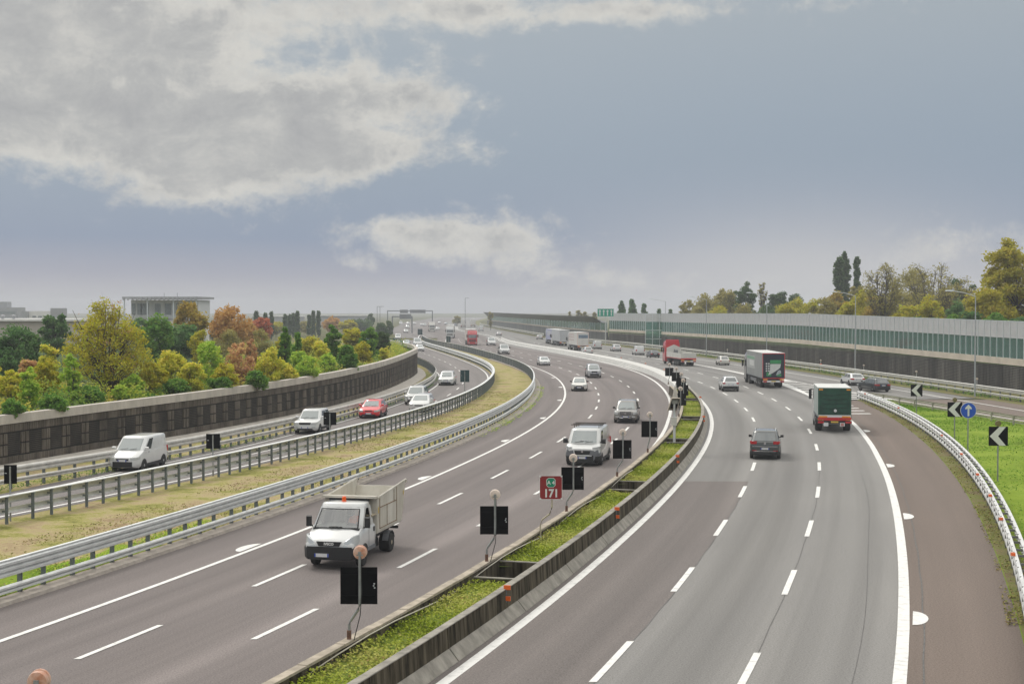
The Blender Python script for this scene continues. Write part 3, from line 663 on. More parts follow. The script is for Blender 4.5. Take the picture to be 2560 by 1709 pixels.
for i,(y,l) in enumerate(((34.5,'largest black square sign back with orange round lamp, in front of the small tipper truck'),(45.3,'black square sign back with round lamp left of the red kilometre sign'),(56.6,'black square sign back with round lamp right of the red kilometre sign'),(68.5,'black square sign back with round lamp right of the roof rack van'),(80.2,'black square sign back with round lamp left of the traffic detector'),(107,'black square sign back with round lamp right behind the traffic detector'),(119.5,'second black sign back in the tight row behind the traffic detector'),(131.5,'middle black sign back in the tight row behind the traffic detector'),(143.5,'last but one black sign back in the tight row behind the traffic detector'),(155,'farthest black sign back with round lamp, just before the pale barrier'))):
    back_sign(l,y,1 if i==0 else 0,bend=.27 if i<4 else .12)
# kilometre sign
base=P(-.84,51.6,.35); t=thing('kilometre_sign','dark red square kilometre sign reading A4 171 on a bent pole','sign',base)
M_red=mat('sign_red',(.24,.013,.016),.4,0,.1,3); M_sgreen=mat('sign_green',(.0,.23,.12),.4,0,.05)
b=MB(); b.tube([(0,0,0),(0,0,.75),(.06,0,.95),(.34,-.03,1.17),(.42,-.03,1.4),(.42,-.03,2.5)],.03,8); b.build('pole',mat('tan_pole',(.42,.37,.27),.6,0,.2,6),t,50)
b=MB(); b.box((0,0,.1),(.1,.12,.5)); b.build('foot',M_galv,t)
c=(.38,-.07,2.13)
b=MB(); b.box(c,(.82,.02,.86)); b.build('plate',M_red,t)
b=MB()
for x,z,w,h in ((0,.425,.82,.012),(0,-.425,.82,.012),(.404,0,.012,.86),(-.404,0,.012,.86)): b.box((c[0]+x,c[1]-.012,c[2]+z),(w,.006,h))
for x in (-1,1):
    for z in (-1,1): b.box((c[0]+x*.385,c[1]-.014,c[2]+z*.405),(.06,.012,.06),0)
b.build('border',M_signw,t)
def octo(b,cx,cz,w,h,y,mi=0,k=.22):
    q=k*w; b.prism([(cx-w/2+q,cz-h/2),(cx+w/2-q,cz-h/2),(cx+w/2,cz-h/2+q),(cx+w/2,cz+h/2-q),(cx+w/2-q,cz+h/2),(cx-w/2+q,cz+h/2),(cx-w/2,cz+h/2-q),(cx-w/2,cz-h/2+q)],'y',y,y+.006,mi)
b=MB(); octo(b,c[0],c[2]+.18,.335,.345,c[1]-.017); b.build('badge_rim',M_signw,t)
b=MB(); octo(b,c[0],c[2]+.18,.30,.31,c[1]-.022); b.build('badge',M_sgreen,t)
text('lettering','A 4',.19,M_signw,t,(c[0],c[1]-.028,c[2]+.175),(R(90),0,0),.002,.006)
text('numerals','171',.40,M_signw,t,(c[0]+.01,c[1]-.017,c[2]-.22),(R(90),0,0),.002,.014,.92)
# traffic detector on its mast
base=P(-.25,88.6,.56); t=thing('traffic_detector','grey mast with a flared metal hood and a cabinet in the planter','traffic detector',base)
b=MB(); b.tube([(0,0,0),(0,0,2.75)],.075,10); b.build('mast',M_galv,t,50)
M_hood=mat('hood_metal',(.32,.28,.22),.7,.2,.3,2)
vs=[Vector(p) for p in [(-.46,-.2,1.98),(.10,-.2,1.98),(.22,.3,2.1),(-.40,.3,2.1),(-.18,-.3,2.86),(.36,-.3,2.86),(.36,.3,2.86),(-.18,.3,2.86)]]
def sheet(b,a,c,d,e,th=.02):
    n=(c-a).cross(e-a).normalized()*th; b.add([a,c,d,e,a+n,c+n,d+n,e+n],[(0,1,2,3),(7,6,5,4),(0,4,5,1),(1,5,6,2),(2,6,7,3),(3,7,4,0)])
b=MB(); sheet(b,vs[0],vs[3],vs[7],vs[4]); sheet(b,vs[3],vs[2],vs[6],vs[7]); sheet(b,vs[2],vs[1],vs[5],vs[6]); sheet(b,vs[4],vs[5],vs[6],vs[7],.04); b.build('hood',M_hood,t)
b=MB(); b.box((.06,.05,2.66),(.40,.3,.24)); b.build('sensor_box',mat('sensor_grey',(.30,.30,.27),.6),t)
b=MB(); b.box((.0,.1,2.38),(.42,.2,.26)); b.build('dark_window',M_black,t)
b=MB(); b.loft([[(.0,.9,2.75),(.34,.9,2.75),(.34,1.2,2.75),(.0,1.2,2.75)],[(.12,1.0,3.55),(.24,1.0,3.55),(.24,1.1,3.55),(.12,1.1,3.55)]]); b.tube([(.17,1.05,0),(.17,1.05,2.8)],.05,6); b.build('rear_cone',mat('cone_beige',(.50,.46,.40),.7,0,.15,4),t)
b=MB(); b.box((-.03,-.02,1.42),(.36,.3,.46)); b.box((-.03,-.02,1.67),(.46,.36,.04)); b.build('cabinet',mat('cabinet_white',(.55,.53,.49),.6,0,.1),t)
# signs on the right
def chevron(label,x,y,zc,pan=1.0,lamp=True):
    t=thing('chevron_sign',label,'sign',(x,y,0),0,'white on black chevron signs facing the traffic')
    b=MB(); b.tube([(0,.05,0),(0,.05,zc+.6 if lamp else zc+.45)],.04,8); b.build('pole',M_pole,t,50)
    b=MB(); b.box((0,0,zc),(pan,.03,pan)); b.build('panel',M_black,t)
    w=pan/2; b=MB(); b.prism([(.05*pan,w*.98),(w*.78,w*.98),(-.02*pan,0),(w*.78,-w*.98),(.05*pan,-w*.98),(-w*.92,0)],'y',-.022,-.017)
    for v in range(len(b.v)): b.v[v]=(b.v[v][0],b.v[v][1],b.v[v][2]+zc)
    b.build('chevron',M_signw,t)
    if lamp:
        b=MB(); b.lathe([(.03,-.06),(.15,-.05),(.16,.05),(.03,.07)],(0,.03,zc+.66),'y',16); b.build('lamp',mat('amber_lamp',(.16,.13,.05),.35,0,.3,20),t,40)
chevron('white chevron on black square, the largest and nearest of the three, lamp on top',25.35,74,2.36)
chevron('white chevron on black square, the middle one, left of the blue arrow sign',30.25,97,2.15)
chevron('white chevron on black square, the smallest one, next to the ramp nose',34.75,122,2.05,lamp=False)
t=thing('arrow_sign','round blue sign with a white upward arrow between two chevron signs','sign',(28.6,89,0))
b=MB(); b.tube([(0,.05,0),(0,.05,3.1)],.04,8); b.build('pole',M_pole,t,50)
b=MB(); b.lathe([(.02,-.012),(.50,-.012),(.50,.012),(.02,.012)],(0,0,2.65),'y',32); b.build('rim',M_signw,t)
b=MB(); b.lathe([(.02,-.018),(.475,-.018),(.475,-.013),(.02,-.013)],(0,0,2.65),'y',32); b.build('disc',mat('sign_blue',(.01,.075,.48),.4,0,.05),t)
b=MB(); b.prism([(-.055,-.36),(.055,-.36),(.055,.12),(.20,.06),(.20,.17),(0,.37),(-.20,.17),(-.20,.06),(-.055,.12)],'y',-.026,-.02)
b.v=[(x,y,z+2.65) for x,y,z in b.v]; b.build('arrow',M_signw,t)
b=0
# sign backs along the slip road and the merging strip
def plain_back(label,p,w,h,zc,m,ph=None):
    t=thing('road_sign',label,'sign',p,0,'sign backs along the slip road'); b=MB(); b.box((0,0,zc),(w,.03,h)); b.build('panel',m,t)
    b=MB(); b.tube([(0,-.04,0),(0,-.04,zc+h*.42)],.04,8); b.build('pole',M_pole,t,50)
    b=MB()
    for z in (zc-h*.3,zc+h*.3): b.box((0,-.03,z),(w*.9,.03,.05))
    b.build('bracket',m,t); b=MB(); b.box((-w*.36,-.018,zc+.05),(.09,.006,.03)); b.build('sticker',M_sgrey,t)
M_tealb=mat('teal_sign_back',(.012,.045,.05),.5,0,.15)
p=at(27,1301); plain_back('black square sign back at the left picture edge by the slip road rail',p,.54,.80,1.97,M_black)
p=at(533,1189); plain_back('black square sign back behind the white lettered cargo van',p,.74,.80,1.87,M_black)
p=at(825,1119.5); plain_back('black square sign back hiding the rear of the white off-roader',p,.83,.82,1.91,M_black)
p=at(1162,1006); plain_back('dark teal sign back beside the bend of the slip road',p,.87,1.15,2.57,M_tealb)
p=P(lambda y:O_GL3(y)-1.2,332); plain_back('dark sign back below the white lorry at the merge',p,1.05,1.4,2.2,M_tealb)
p=P(-21.3,487); plain_back('large dark sign back on the paved nose before the gantry',p,1.65,2.0,1.6,M_tealb)
# green lane sign
p=at(1514,792,0); y=372.; t=thing('lane_sign','green overhead panel with four white arrows beside the canopy barrier','sign',((1514-1280)/FPX*y,y,0))
b=MB(); b.tube([(0,.3,0),(0,.3,9.2)],.12,8); b.build('pole',M_galv,t)
b=MB(); b.box((0,0,8.35),(4.3,.1,2.1)); b.build('panel',mat('lane_sign_green',(.0,.30,.20),.45,0,.04),t)
b=MB()
for z,h in ((9.36,.07),(7.34,.07)): b.box((0,-.06,z),(4.2,.02,h))
for x in (-2.08,2.08): b.box((x,-.06,8.35),(.07,.02,2.0))
for x in (-1.5,-.5,.5,1.5): b.prism([(x-.14,7.55),(x+.14,7.55),(x+.14,8.65),(x+.36,8.65),(x,9.15),(x-.36,8.65),(x-.14,8.65)],'y',-.075,-.055)
b.build('arrow',M_signw,t)
# gantries in the haze
M_gant=mat('gantry_hazed_grey',(.2,.21,.22),.6,.2)  # grey lightened so the colour itself carries some of the haze
def gantry(label,y,x0,x1,h,panels):
    t=thing('sign_gantry',label,'gantry',((x0+x1)/2,y,0)); xm=(x0+x1)/2
    b=MB()
    for x in (x0,x1): b.box((x-xm,0,h/2),(.45,.45,h))
    b.box((0,0,h-.2),(x1-x0,.35,.45)); b.build('frame',M_gant,t)
    for pa,pb,za,zb in panels: b=MB(); b.box(((pa+pb)/2-xm,-.5,(za+zb)/2),(pb-pa,.2,zb-za)); b.build('panel',M_gant,t)
U=lambda u,y:(u-1280)/FPX*y
y=700; zz=lambda v,y:CAM_H+(776-v)*y/FPX
gantry('overhead sign gantry with two grey panels spanning the distant lanes',700,U(969,700),U(1081,700),zz(776,700),[(U(1000,y),U(1020,y),zz(782.5,y),zz(774,y)),(U(1025,y),U(1064,y),zz(782.5,y),zz(774,y))])
gantry('smaller sign gantry with one broad panel over the distant slip road',560,U(981,560),U(1030,560),zz(790,560),[(U(999,560),U(1028,560),zz(797,560),zz(785,560))])
for i,(u,l) in enumerate(((943,'left of the gantry'),(950,'close left of the gantry post'),(1163,'above the distant trailer lorry'))):
    t=thing('lamp_mast','thin distant lamp mast in the haze, '+l,'street lamp',(U(u,640),640,0)); h=zz(766 if i<2 else 745,640)
    b=MB(); b.tube([(0,0,0),(0,0,h)],.12,6); b.build('pole',M_gant,t); b=MB(); b.box((.9,0,h),(1.8,.2,.15)); b.build('arm',M_gant,t)
# glass screen behind the end of the retaining wall
t=thing('glass_screen','hazy teal glass screen behind the far end of the retaining wall','screen',(-21,252,0))
pts=[Vector((-27,262,0)),Vector((-21,252,0)),Vector((-17.5,228,0))]
for i in range(2):
    a,c=pts[i],pts[i+1]; k=3 if i==0 else 5
    for q in range(k):
        p0=a.lerp(c,q/k)-Vector((-21,252,0)); p1=a.lerp(c,(q+1)/k)-Vector((-21,252,0)); d=(p1-p0)
        b=MB(); sweep(b,[p0+d*.02,p1-d*.02],[(0,2.2),(0,4.0),(.03,4.0),(.03,2.2)]); b.build('glass_pane',M_glass,t)
        b=MB(); b.box((p0.x,p0.y,2.0),(.12,.12,4.1)); b.build('post',M_galvd,t)
# ================================================================ BUILDINGS
M_bw=mat('white_wall',(.74,.73,.71),.8,0,.06,.3); M_bg=mat('grey_wall',(.36,.365,.38),.8,0,.1,.2); M_win=mat('window_dark',(.26,.29,.30),.25,0,.2)
M_bt=mat('tan_wall',(.42,.38,.33),.85,0,.08,.2)
y=330
t=thing('office_building','pale office building with a flat oversailing roof behind the trees','building',(U(408,y),y,0))
b=MB(); b.box((0,9,3.0),(14.5,14,8.6)); b.box((2.8,.5,4.6),(7.0,1.5,4.0)); b.build('wall',M_bw,t)
b=MB(); b.box((0,6,11.85),(17.4,18,.5)); 
for k in range(17): b.box((-8.3+k*1.03,-3.1,11.5),(.4,.3,.5))
b.build('roof',M_bg,t)
b=MB(); b.box((0,7.9,9.2),(15.6,13,4.3)); b.build('upper_floor',mat('pale_panel',(.62,.63,.63),.6,0,.1,.6,stretch=(3,3,.1)),t)
for x,w in ((-7.2,.9),(-5.8,1.0),(-4.6,1.8),(-1.6,1.3),(.8,1.4),(3.3,1.2),(5.8,1.3)):
    b=MB(); b.box((x,1.36,9.2),(w,.1,2.6)); b.build('window',M_win,t)
for x in (-8.3,-3,3,8.3): b=MB(); b.tube([(x,-2.5,2),(x,-2.5,11.6)],.16,6); b.build('column',M_alupost,t)
for x in (-1.2,1.9): b=MB(); b.tube([(x,6,12),(x,6,13.1)],.05,5); b.build('antenna',M_galvd,t)
y=300
t=thing('low_warehouse','long low warehouse with a white roof edge at the left picture edge','building',(U(40,y),y,0))
b=MB(); b.box((0,10,3),(24,18,7.2)); b.build('wall',M_bt,t); b=MB(); b.box((0,10,6.9),(25,19.5,.5)); b.build('roof',M_bw,t)
for x in (-3.5,-1.2): b=MB(); b.lathe([(.3,0),(.3,.5),(.5,.5),(.5,.8),(.1,.9)],(x,2,7.1),'z',10); b.build('roof_vent',M_bg,t)
y=420
t=thing('white_block','white block with three small dark windows and grey stair towers','building',(U(95,y),y,0))
b=MB(); b.box((0,6,4.0),(8.6,10,9.5)); b.build('wall',M_bw,t)
b=MB(); b.box((-3.9,.5,6.5),(1.8,2,4.4)); b.build('stair_tower',M_bg,t); b=MB(); b.box((5.2,3,6.5),(3.0,6,6.2)); b.build('stair_tower',M_bg,t)
for x in (-1.4,.3,2.0): b=MB(); b.box((x,.95,7.1),(1.1,.1,.5)); b.build('window',M_win,t)
y=620
t=thing('hazy_block','faint tower block at the far left in the haze','building',(U(8,y),y,0)); b=MB(); b.box((0,6,5),(12,10,10.5)); b.box((-2,6,11.5),(5,6,2.5)); b.build('wall',M_bg,t)
b=MB()
for z in (3,5.5,8): b.box((0,.95,z),(10,.1,1.1))
b.build('window',M_win,t)
y=760
for i,(u,w,h,l) in enumerate(((690,26,5.6,'long faint shed behind the poplars in the haze'),(850,30,6.0,'wide faint hall in the haze left of the gantry'))):
    t=thing('hazy_hall',l,'building',(U(u,y),y,0)); b=MB(); b.box((0,8,h/2),(w,14,h)); b.build('wall',M_bg,t); b=MB(); b.box((0,8,h+.2),(w+1,15,.5)); b.build('roof',M_bw,t)
# ================================================================ VEHICLES
M_tyre=mat('tyre_rubber',(.018,.018,.018),.85,0,.2,8); M_rim=mat('wheel_alloy',(.40,.40,.41),.35,.5,.1,6); M_rimw=mat('wheel_steel',(.36,.31,.24),.7,.1,.25,7)
M_vglass=bpy.data.materials.new('vehicle_glass'); t=nt(M_vglass); _o=N(t,'OutputMaterial'); _b=N(t,'BsdfPrincipled',Roughness=.04); _b.inputs['Base Color'].default_value=(.055,.065,.066,1); _b.inputs['Specular IOR Level'].default_value=1.0; _b.inputs['IOR'].default_value=1.7; t.links.new(_b.outputs[0],_o.inputs[0])
M_wscr=M_vglass.copy(); M_wscr.name='windscreen_painted_sky'; M_wscr.node_tree.nodes['Principled BSDF'].inputs['Base Color'].default_value=(.21,.235,.23,1)  # lighter base colour stands in for the sky reflected in windscreens
M_plast=mat('black_plastic',(.014,.014,.015),.6,0,.2,6); M_gplast=mat('grey_plastic',(.13,.135,.145),.55,0,.1,5)
M_head=mat('headlight_glass',(.58,.60,.60),.12,.2,.03,3,spec=.8); M_tail=mat('tail_light_red',(.42,.008,.012),.2,0,.1,8,spec=.7); M_amb=mat('amber_lens',(.75,.28,.02),.3,0,.1,8)
M_plate=mat('plate_white',(.62,.62,.62),.5,0,.05); M_pblue=mat('plate_blue',(.02,.06,.36),.5); M_pyel=mat('plate_yellow',(.62,.42,.06),.5); M_ptxt=mat('plate_letters',(.12,.12,.13),.5)
M_chrome=mat('chrome_trim',(.6,.6,.61),.15,.9,.05)
WHITE=paint('white',(.61,.61,.60)); WHITE2=paint('off_white',(.56,.56,.545)); SILV=paint('silver',(.40,.41,.42),.25); RED=paint('red',(.62,.012,.02)); LRED=paint('lorry_red',(.50,.012,.022))
DGR=paint('dark_grey_green',(.065,.070,.068),.3); DBL=paint('dark_blue_black',(.012,.017,.022)); BRZ=paint('grey_bronze',(.20,.19,.175),.3); PICK=paint('grey_blue',(.22,.25,.29),.2); CREAM=paint('cream_white',(.62,.60,.55)); LBL=paint('pale_blue',(.42,.48,.52))
def wheel(parent,x,y,r,w,det,rim=M_rim):
    s=1 if x>0 else -1
    b=MB(); b.lathe([(r*.62,-w/2),(r*.92,-w/2),(r,-w*.32),(r,w*.32),(r*.92,w/2),(r*.62,w/2)],(0,0,0),'x',18 if det else 10)
    o=b.build('wheel',M_tyre,parent,45); o.location=(x,y,r)
    b=MB(); b.lathe([(r*.64,s*w*.30),(r*.60,s*w*.42),(r*.25,s*w*.34),(r*.22,s*w*.52),(.01,s*w*.54)],(0,0,0),'x',14)
    if det:
        for k in range(5):
            a=2*math.pi*k/5; b.box((s*w*.44,r*.42*math.cos(a),r*.42*math.sin(a)),(w*.08,r*.12,r*.42),0,0,Matrix.Rotation(a-math.pi/2,3,'X'))
    b.build('rim',rim,o,40); return o
def plate(parent,x,y,z,face,w=.52,h=.115,yellow=False,det=True):
    """face +1: looks forward"""
    p=MB(); p.box((0,0,0),(w,.012,h)); o=p.build('number_plate',M_pyel if yellow else M_plate,parent); o.location=(x,y,z)
    if det:
        q=MB()
        for s in (-1,1): q.box((s*(w/2-.025),face*.008,0),(.05,.008,h))
        q.build('plate_band',M_pyel if yellow else M_pblue,o)
def interp_ring(f,r,w,bf,br,z,cr):
    """plan ring (front f, rear r, half width w), bulged ends"""
    h=[(0,f+bf),(w*.5,f+bf*.8),(w*.86,f+bf*.15),(w,f-.16),(w*1.01,f+(r-f)*.35),(w*1.01,f+(r-f)*.7),(w*.99,r+.14),(w*.86,r-br*.2),(w*.5,r-br*.8),(0,r-br)]
    ring=[(x,y,z) for x,y in h]+[(-x,y,z) for x,y in h[-2:0:-1]]
    return ring
def car(spec,det=2):
    """spec in metres; returns thing facing +y with origin under its middle"""
    L,W,H=spec['L'],spec['W'],spec['H']; hw=W/2; F=L/2; g=spec.get
    col=g('col',WHITE); low=g('lowcol'); belt=g('belt',.95); cowl=g('cowl',1.05); wst=g('wst',1.9); rend=g('rend',.65); rbase=g('rbase',.12)
    nz=g('nose',.70); hz=g('hood',.86); deck=g('deck',belt); dlen=g('dlen',rbase); zb=g('zb',.20); tw=g('tw',.74); wr=g('wr',.31); fa=g('fa',.85); ra=g('ra',L-.85)
    root=thing(spec['name'],spec['label'],spec['cat'],(0,0,0),0,g('group'))
    # body shell
    def sec(d,zt,k,zl):
        w=hw*k; y=F-d; zs=zl+(zt-zl)
        h=[(0,zl),(w*.86,zl),(w*.965,zl+.09),(w,zl+(zt-zl)*.42),(w*.992,zl+(zt-zl)*.66),(w*.955,zt-.05),(w*.88,zt-.008),(w*.5,zt+.012),(0,zt+.022)]
        return [(x,y,z) for x,z in h]+[(-x,y,z) for x,z in h[-2:0:-1]]
    n2=(nz+hz)/2
    st=[(0,nz-.08,.74,zb+.10),(.04,nz-.02,.84,zb+.05),(.13,nz+.02,.935,zb+.02),(.32,n2+.02,.985,zb)]
    if cowl>.6: st+= [(cowl*.75,hz+.03,1,zb)]
    st+= [(cowl,belt-.01,1,zb),(L*.5,belt,1.0,zb)]
    st+= [(L-max(dlen,.36)-.02,belt,1,zb),(L-.34,(belt+deck)/2 if dlen>.4 else belt,.99,zb),(L-.12,deck-.02,.95,zb+.03),(L-.03,deck-.06,.88,zb+.06),(L,deck-.14,.80,zb+.12)]
    b=MB(); b.loft([sec(*s_) for s_ in st])
    nm=g('nosemats')
    if nm:
        for i,f_ in enumerate(b.f):
            y_=min(b.v[k][1] for k in f_); zt_c=sum(b.v[k][2] for k in f_)/len(f_); xa=abs(sum(b.v[k][0] for k in f_)/len(f_))
            if y_>F-.7 and zt_c<g('nosez',.95): b.mi[i]=1 if zt_c>.62 else 2
    b.build('body',[col]+nm if nm else col,root,38)
    # cabin
    fb,rb=F-cowl,-F+rbase; ft,rt=F-wst,-F+rend; wb=hw*.93; wt=hw*tw; bf=g('bf',.10); br=g('br',.05)
    def ring(t):
        k=min(t,1); f=fb+(ft-fb)*k; r=rb+(rt-rb)*k; w=wb+(wt-wb)*k; z=belt-.03+(H-.06-belt+.03)*k
        return interp_ring(f,r,w,bf,br,z,0)
    top=[(x*.90,(y-(ft+rt)/2)*.93+(ft+rt)/2,H-.015) for x,y,z in ring(1)]
    cap=[(x*.5,(y-(ft+rt)/2)*.6+(ft+rt)/2,H) for x,y,z in ring(1)]
    b=MB(); b.loft([ring(0),ring(.5),ring(.92),[(x*.975,(y-(ft+rt)/2)*.985+(ft+rt)/2,z+.01) for x,y,z in ring(1)],top,cap]); b.build('cabin',g('roofcol',col),root,40)
    def on(t,idx,a):  # point on ring t between ring vertices
        rg=ring(t); i=int(a); p=Vector(rg[i%len(rg)]); q=Vector(rg[(i+1)%len(rg)]); return p.lerp(q,a-i)
    def panel(name,cols,ts,m,off):
        b=MB(); vs=[]
        for t in ts:
            for a in cols: vs.append(on(t,0,a if a>=0 else a+18)+off)
        n=len(cols); b.add(vs,[(i*n+k,i*n+k+1,(i+1)*n+k+1,(i+1)*n+k) for i in range(len(ts)-1) for k in range(n-1)])
        return b.build(name,m,root,60)
    t0,t1=g('wt',(.06,.90))
    panel('windscreen',[-1.8,-1,0,1,1.8],[t0,.3,.6,t1],M_wscr,Vector((0,.012,.006)))
    sw=g('side','all')
    for s in (1,-1):
        def sp(t,fr): # fr 0 front..1 rear along the side
            rg=ring(t); y0=rg[3][1]; y1=rg[6][1]; y=y0+(y1-y0)*fr; w=rg[4][0]; return Vector((s*(w+.008),y,rg[0][2]))
        spans={'all':[(.04,.46),(.50,.93)],'front':[(.04,g('fw',.30))],'three':[(.03,.36),(.39,.70),(.73,.95)],'none':[]}[sw]
        for a,c in spans:
            b=MB(); vs=[sp(.08,a),sp(.08,c),sp(.5,c),sp(.88,c),sp(.88,a+.02),sp(.5,a+.01)]; b.add(vs,[(0,1,2,5),(5,2,3,4)]); b.build('side_window',M_vglass,root)
    if g('rearwin',True):
        panel('rear_window',[7.25,8,9,10,10.75],[g('rw0',.15),.5,.88],M_vglass,Vector((0,-.012,.005)))
    # lower dark band
    if low or det>=1:
        b=MB(); ht=g('lowh',.16)
        for s in (1,-1): b.box((s*(hw*.985),F-(fa+ra)/2,zb+ht/2+.02),(.03,(ra-fa)-2*wr-.1,ht))
        b.build('sill',low or M_plast,root)
    # wheels and arches
    ar=MB()
    for s in (1,-1):
        for d in (fa,ra):
            wheel(root,s*(hw-.10),F-d,wr,.21,det>=2,g('rim',M_rim))
            n=12; vs=[(s*(hw+.004),F-d+(wr+.055)*math.cos(math.pi*k/n),wr+(wr+.055)*math.sin(math.pi*k/n)) for k in range(n+1)]+[(s*(hw+.004),F-d-wr-.055,zb),(s*(hw+.004),F-d+wr+.055,zb)]
            vs2=[(x-s*.12,y,z) for x,y,z in vs]; m=len(vs)
            ar.add(vs+vs2,[tuple(range(m))]+[(i,(i+1)%m,(i+1)%m+m,i+m) for i in range(m)])
    ar.build('wheel_arch',M_plast,root)
    def wrap(z0,z1,xi,end,name,m,out=.012,back=.30,zr=0):
        """lamp wrapping a front (+1) or rear (-1) corner"""
        for s in (1,-1):
            e=F if end>0 else -F
            if end>0: pl=[(xi,0,),(hw*.74,-.0),(hw*.84,-.04),(hw*.935,-.13),(hw*.985,-back)]
            else: pl=[(xi,0),(hw*.79,0),(hw*.865,-.03),(hw*.935,-.12),(hw*.972,-back)]
            n=len(pl); k=lambda i: z1+zr*i/(n-1)
            fr=[Vector((s*(x+ (out if i>1 else 0)),e+end*(y+out),z)) for z in (0,1) for i,(x,y) in enumerate(pl)]
            for i in range(n): fr[i].z=z0+(.03 if i>2 else 0)+zr*.6*i/(n-1); fr[n+i].z=k(i)
            bk=[Vector((p.x*.93,p.y-end*.06,p.z)) for p in fr]
            b=MB(); b.add(fr+bk,[(i,i+1,n+i+1,n+i) for i in range(n-1)]+[(n+i,n+i+1,3*n+i+1,3*n+i) for i in range(n-1)]+[(i,i+1,2*n+i+1,2*n+i) for i in range(n-1)]+[(0,n,3*n,2*n),(n-1,2*n-1,4*n-1,3*n-1)]); b.build(name,m,root,30)
    hl=g('hl',(nz-.16,nz-.02,hw*.52)); wrap(hl[0],hl[1],hl[2],1,'headlight',M_head,.014,g('hlb',.36),.06)
    tl=g('tl',(belt-.26,belt-.10,hw*.60)); wrap(tl[0],tl[1],tl[2],-1,'tail_light',M_tail,.016,g('tlb',.24))
    # grille, bumper openings, plates
    gr=g('grille',(nz-.17,nz-.07,hw*.42))
    b=MB(); b.prism([(-gr[2],gr[1]),(gr[2],gr[1]),(gr[2]*.9,gr[0]),(-gr[2]*.9,gr[0])],'y',F-.02,F+.016); b.build('grille',g('gcol',M_plast),root)
    if g('chrome'):
        b=MB(); 
        for q in (.25,.6): z=gr[0]+(gr[1]-gr[0])*q; b.box((0,F+.02,z),(gr[2]*1.85,.012,.03))
        b.lathe([(.01,0),(.075,0),(.075,.02),(.01,.02)],(0,F+.012,(gr[0]+gr[1])/2),'y',14); b.build('grille_trim',M_chrome,root)
    bz=g('bump',(zb+.04,zb+.17)); b=MB(); k=.80 if not low else .98
    b.loft([[(x*k,y,z) for x,y,z in ([(-hw*1.003,F-.5,zz_)] if low else [])+[(-hw*(1.0 if low else .96),F-.17,zz_),(-hw*.88,F-.03,zz_),(-hw*.72,F+.022,zz_),(hw*.72,F+.022,zz_),(hw*.88,F-.03,zz_),(hw*(1.0 if low else .96),F-.17,zz_)]+([(hw*1.003,F-.5,zz_)] if low else [])] for zz_ in bz]); b.build('front_bumper',low or M_plast,root)
    rbz=g('rbump',(zb+.06,zb+.22)); b=MB()
    b.loft([[(x,y,z) for x,y,z in ([(-hw*1.003,-F+.5,zz_)] if low else [])+[(-hw*(1.0 if low else .97),-F+.14,zz_),(-hw*.86,-F-.0,zz_),(-hw*.76,-F-.022,zz_),(hw*.76,-F-.022,zz_),(hw*.86,-F,zz_),(hw*(1.0 if low else .97),-F+.14,zz_)]+([(hw*1.003,-F+.5,zz_)] if low else [])] for zz_ in rbz]); b.build('rear_bumper',low or M_plast,root)
    plate(root,0,F+.034,g('pz',bz[1]+.06),1,.50,.11,False,det>=2)
    plate(root,0,-F-.03,g('rpz',belt-.22),-1,.50,.11,g('yp',False),det>=2)
    # mirrors
    ms=g('ms',1)
    for s in (1,-1):
        b=MB(); b.loft([[(s*(hw*.93+a),fb-.22+q*.5,belt+.10+z) for q,z in ((-.10,-.07*ms),(.10,-.05*ms),(.10,.05*ms),(-.10,.08*ms))] for a in (.03,.12*ms**.3,.22*ms**.4)]); b.box((s*hw*.94,fb-.22,belt+.04),(.10,.07,.06)); b.build('wing_mirror',g('mcol',col),root)
    if det>=2:
        b=MB(); zc=belt-.02
        p=[on(.08,0,x if x>=0 else x+18)+Vector((0,.03,.012)) for x in (-1.2,-.2,.9)]; b.tube([p[0]+Vector((0,-.03,.07)),p[1]],.011,4); b.tube([p[1]+Vector((.1,-.03,.08)),p[2]+Vector((.1,0,0))],.011,4); b.build('wiper',M_plast,root)
    if g('rails'):
        b=MB()
        for s in (1,-1): b.tube([(s*wt*.86,ft-.15,H-.01),(s*wt*.88,ft-.35,H+.035),(s*wt*.88,rt+.35,H+.035),(s*wt*.86,rt+.1,H-.01)],.018,5)
        b.build('roof_rails',g('railm',M_galvd),root)
    if g('fog'):
        b=MB()
        for s in (1,-1): b.box((s*hw*.70,F+.02,zb+.27),(.26,.03,.10))
        b.build('fog_light',M_head,root)
    return root
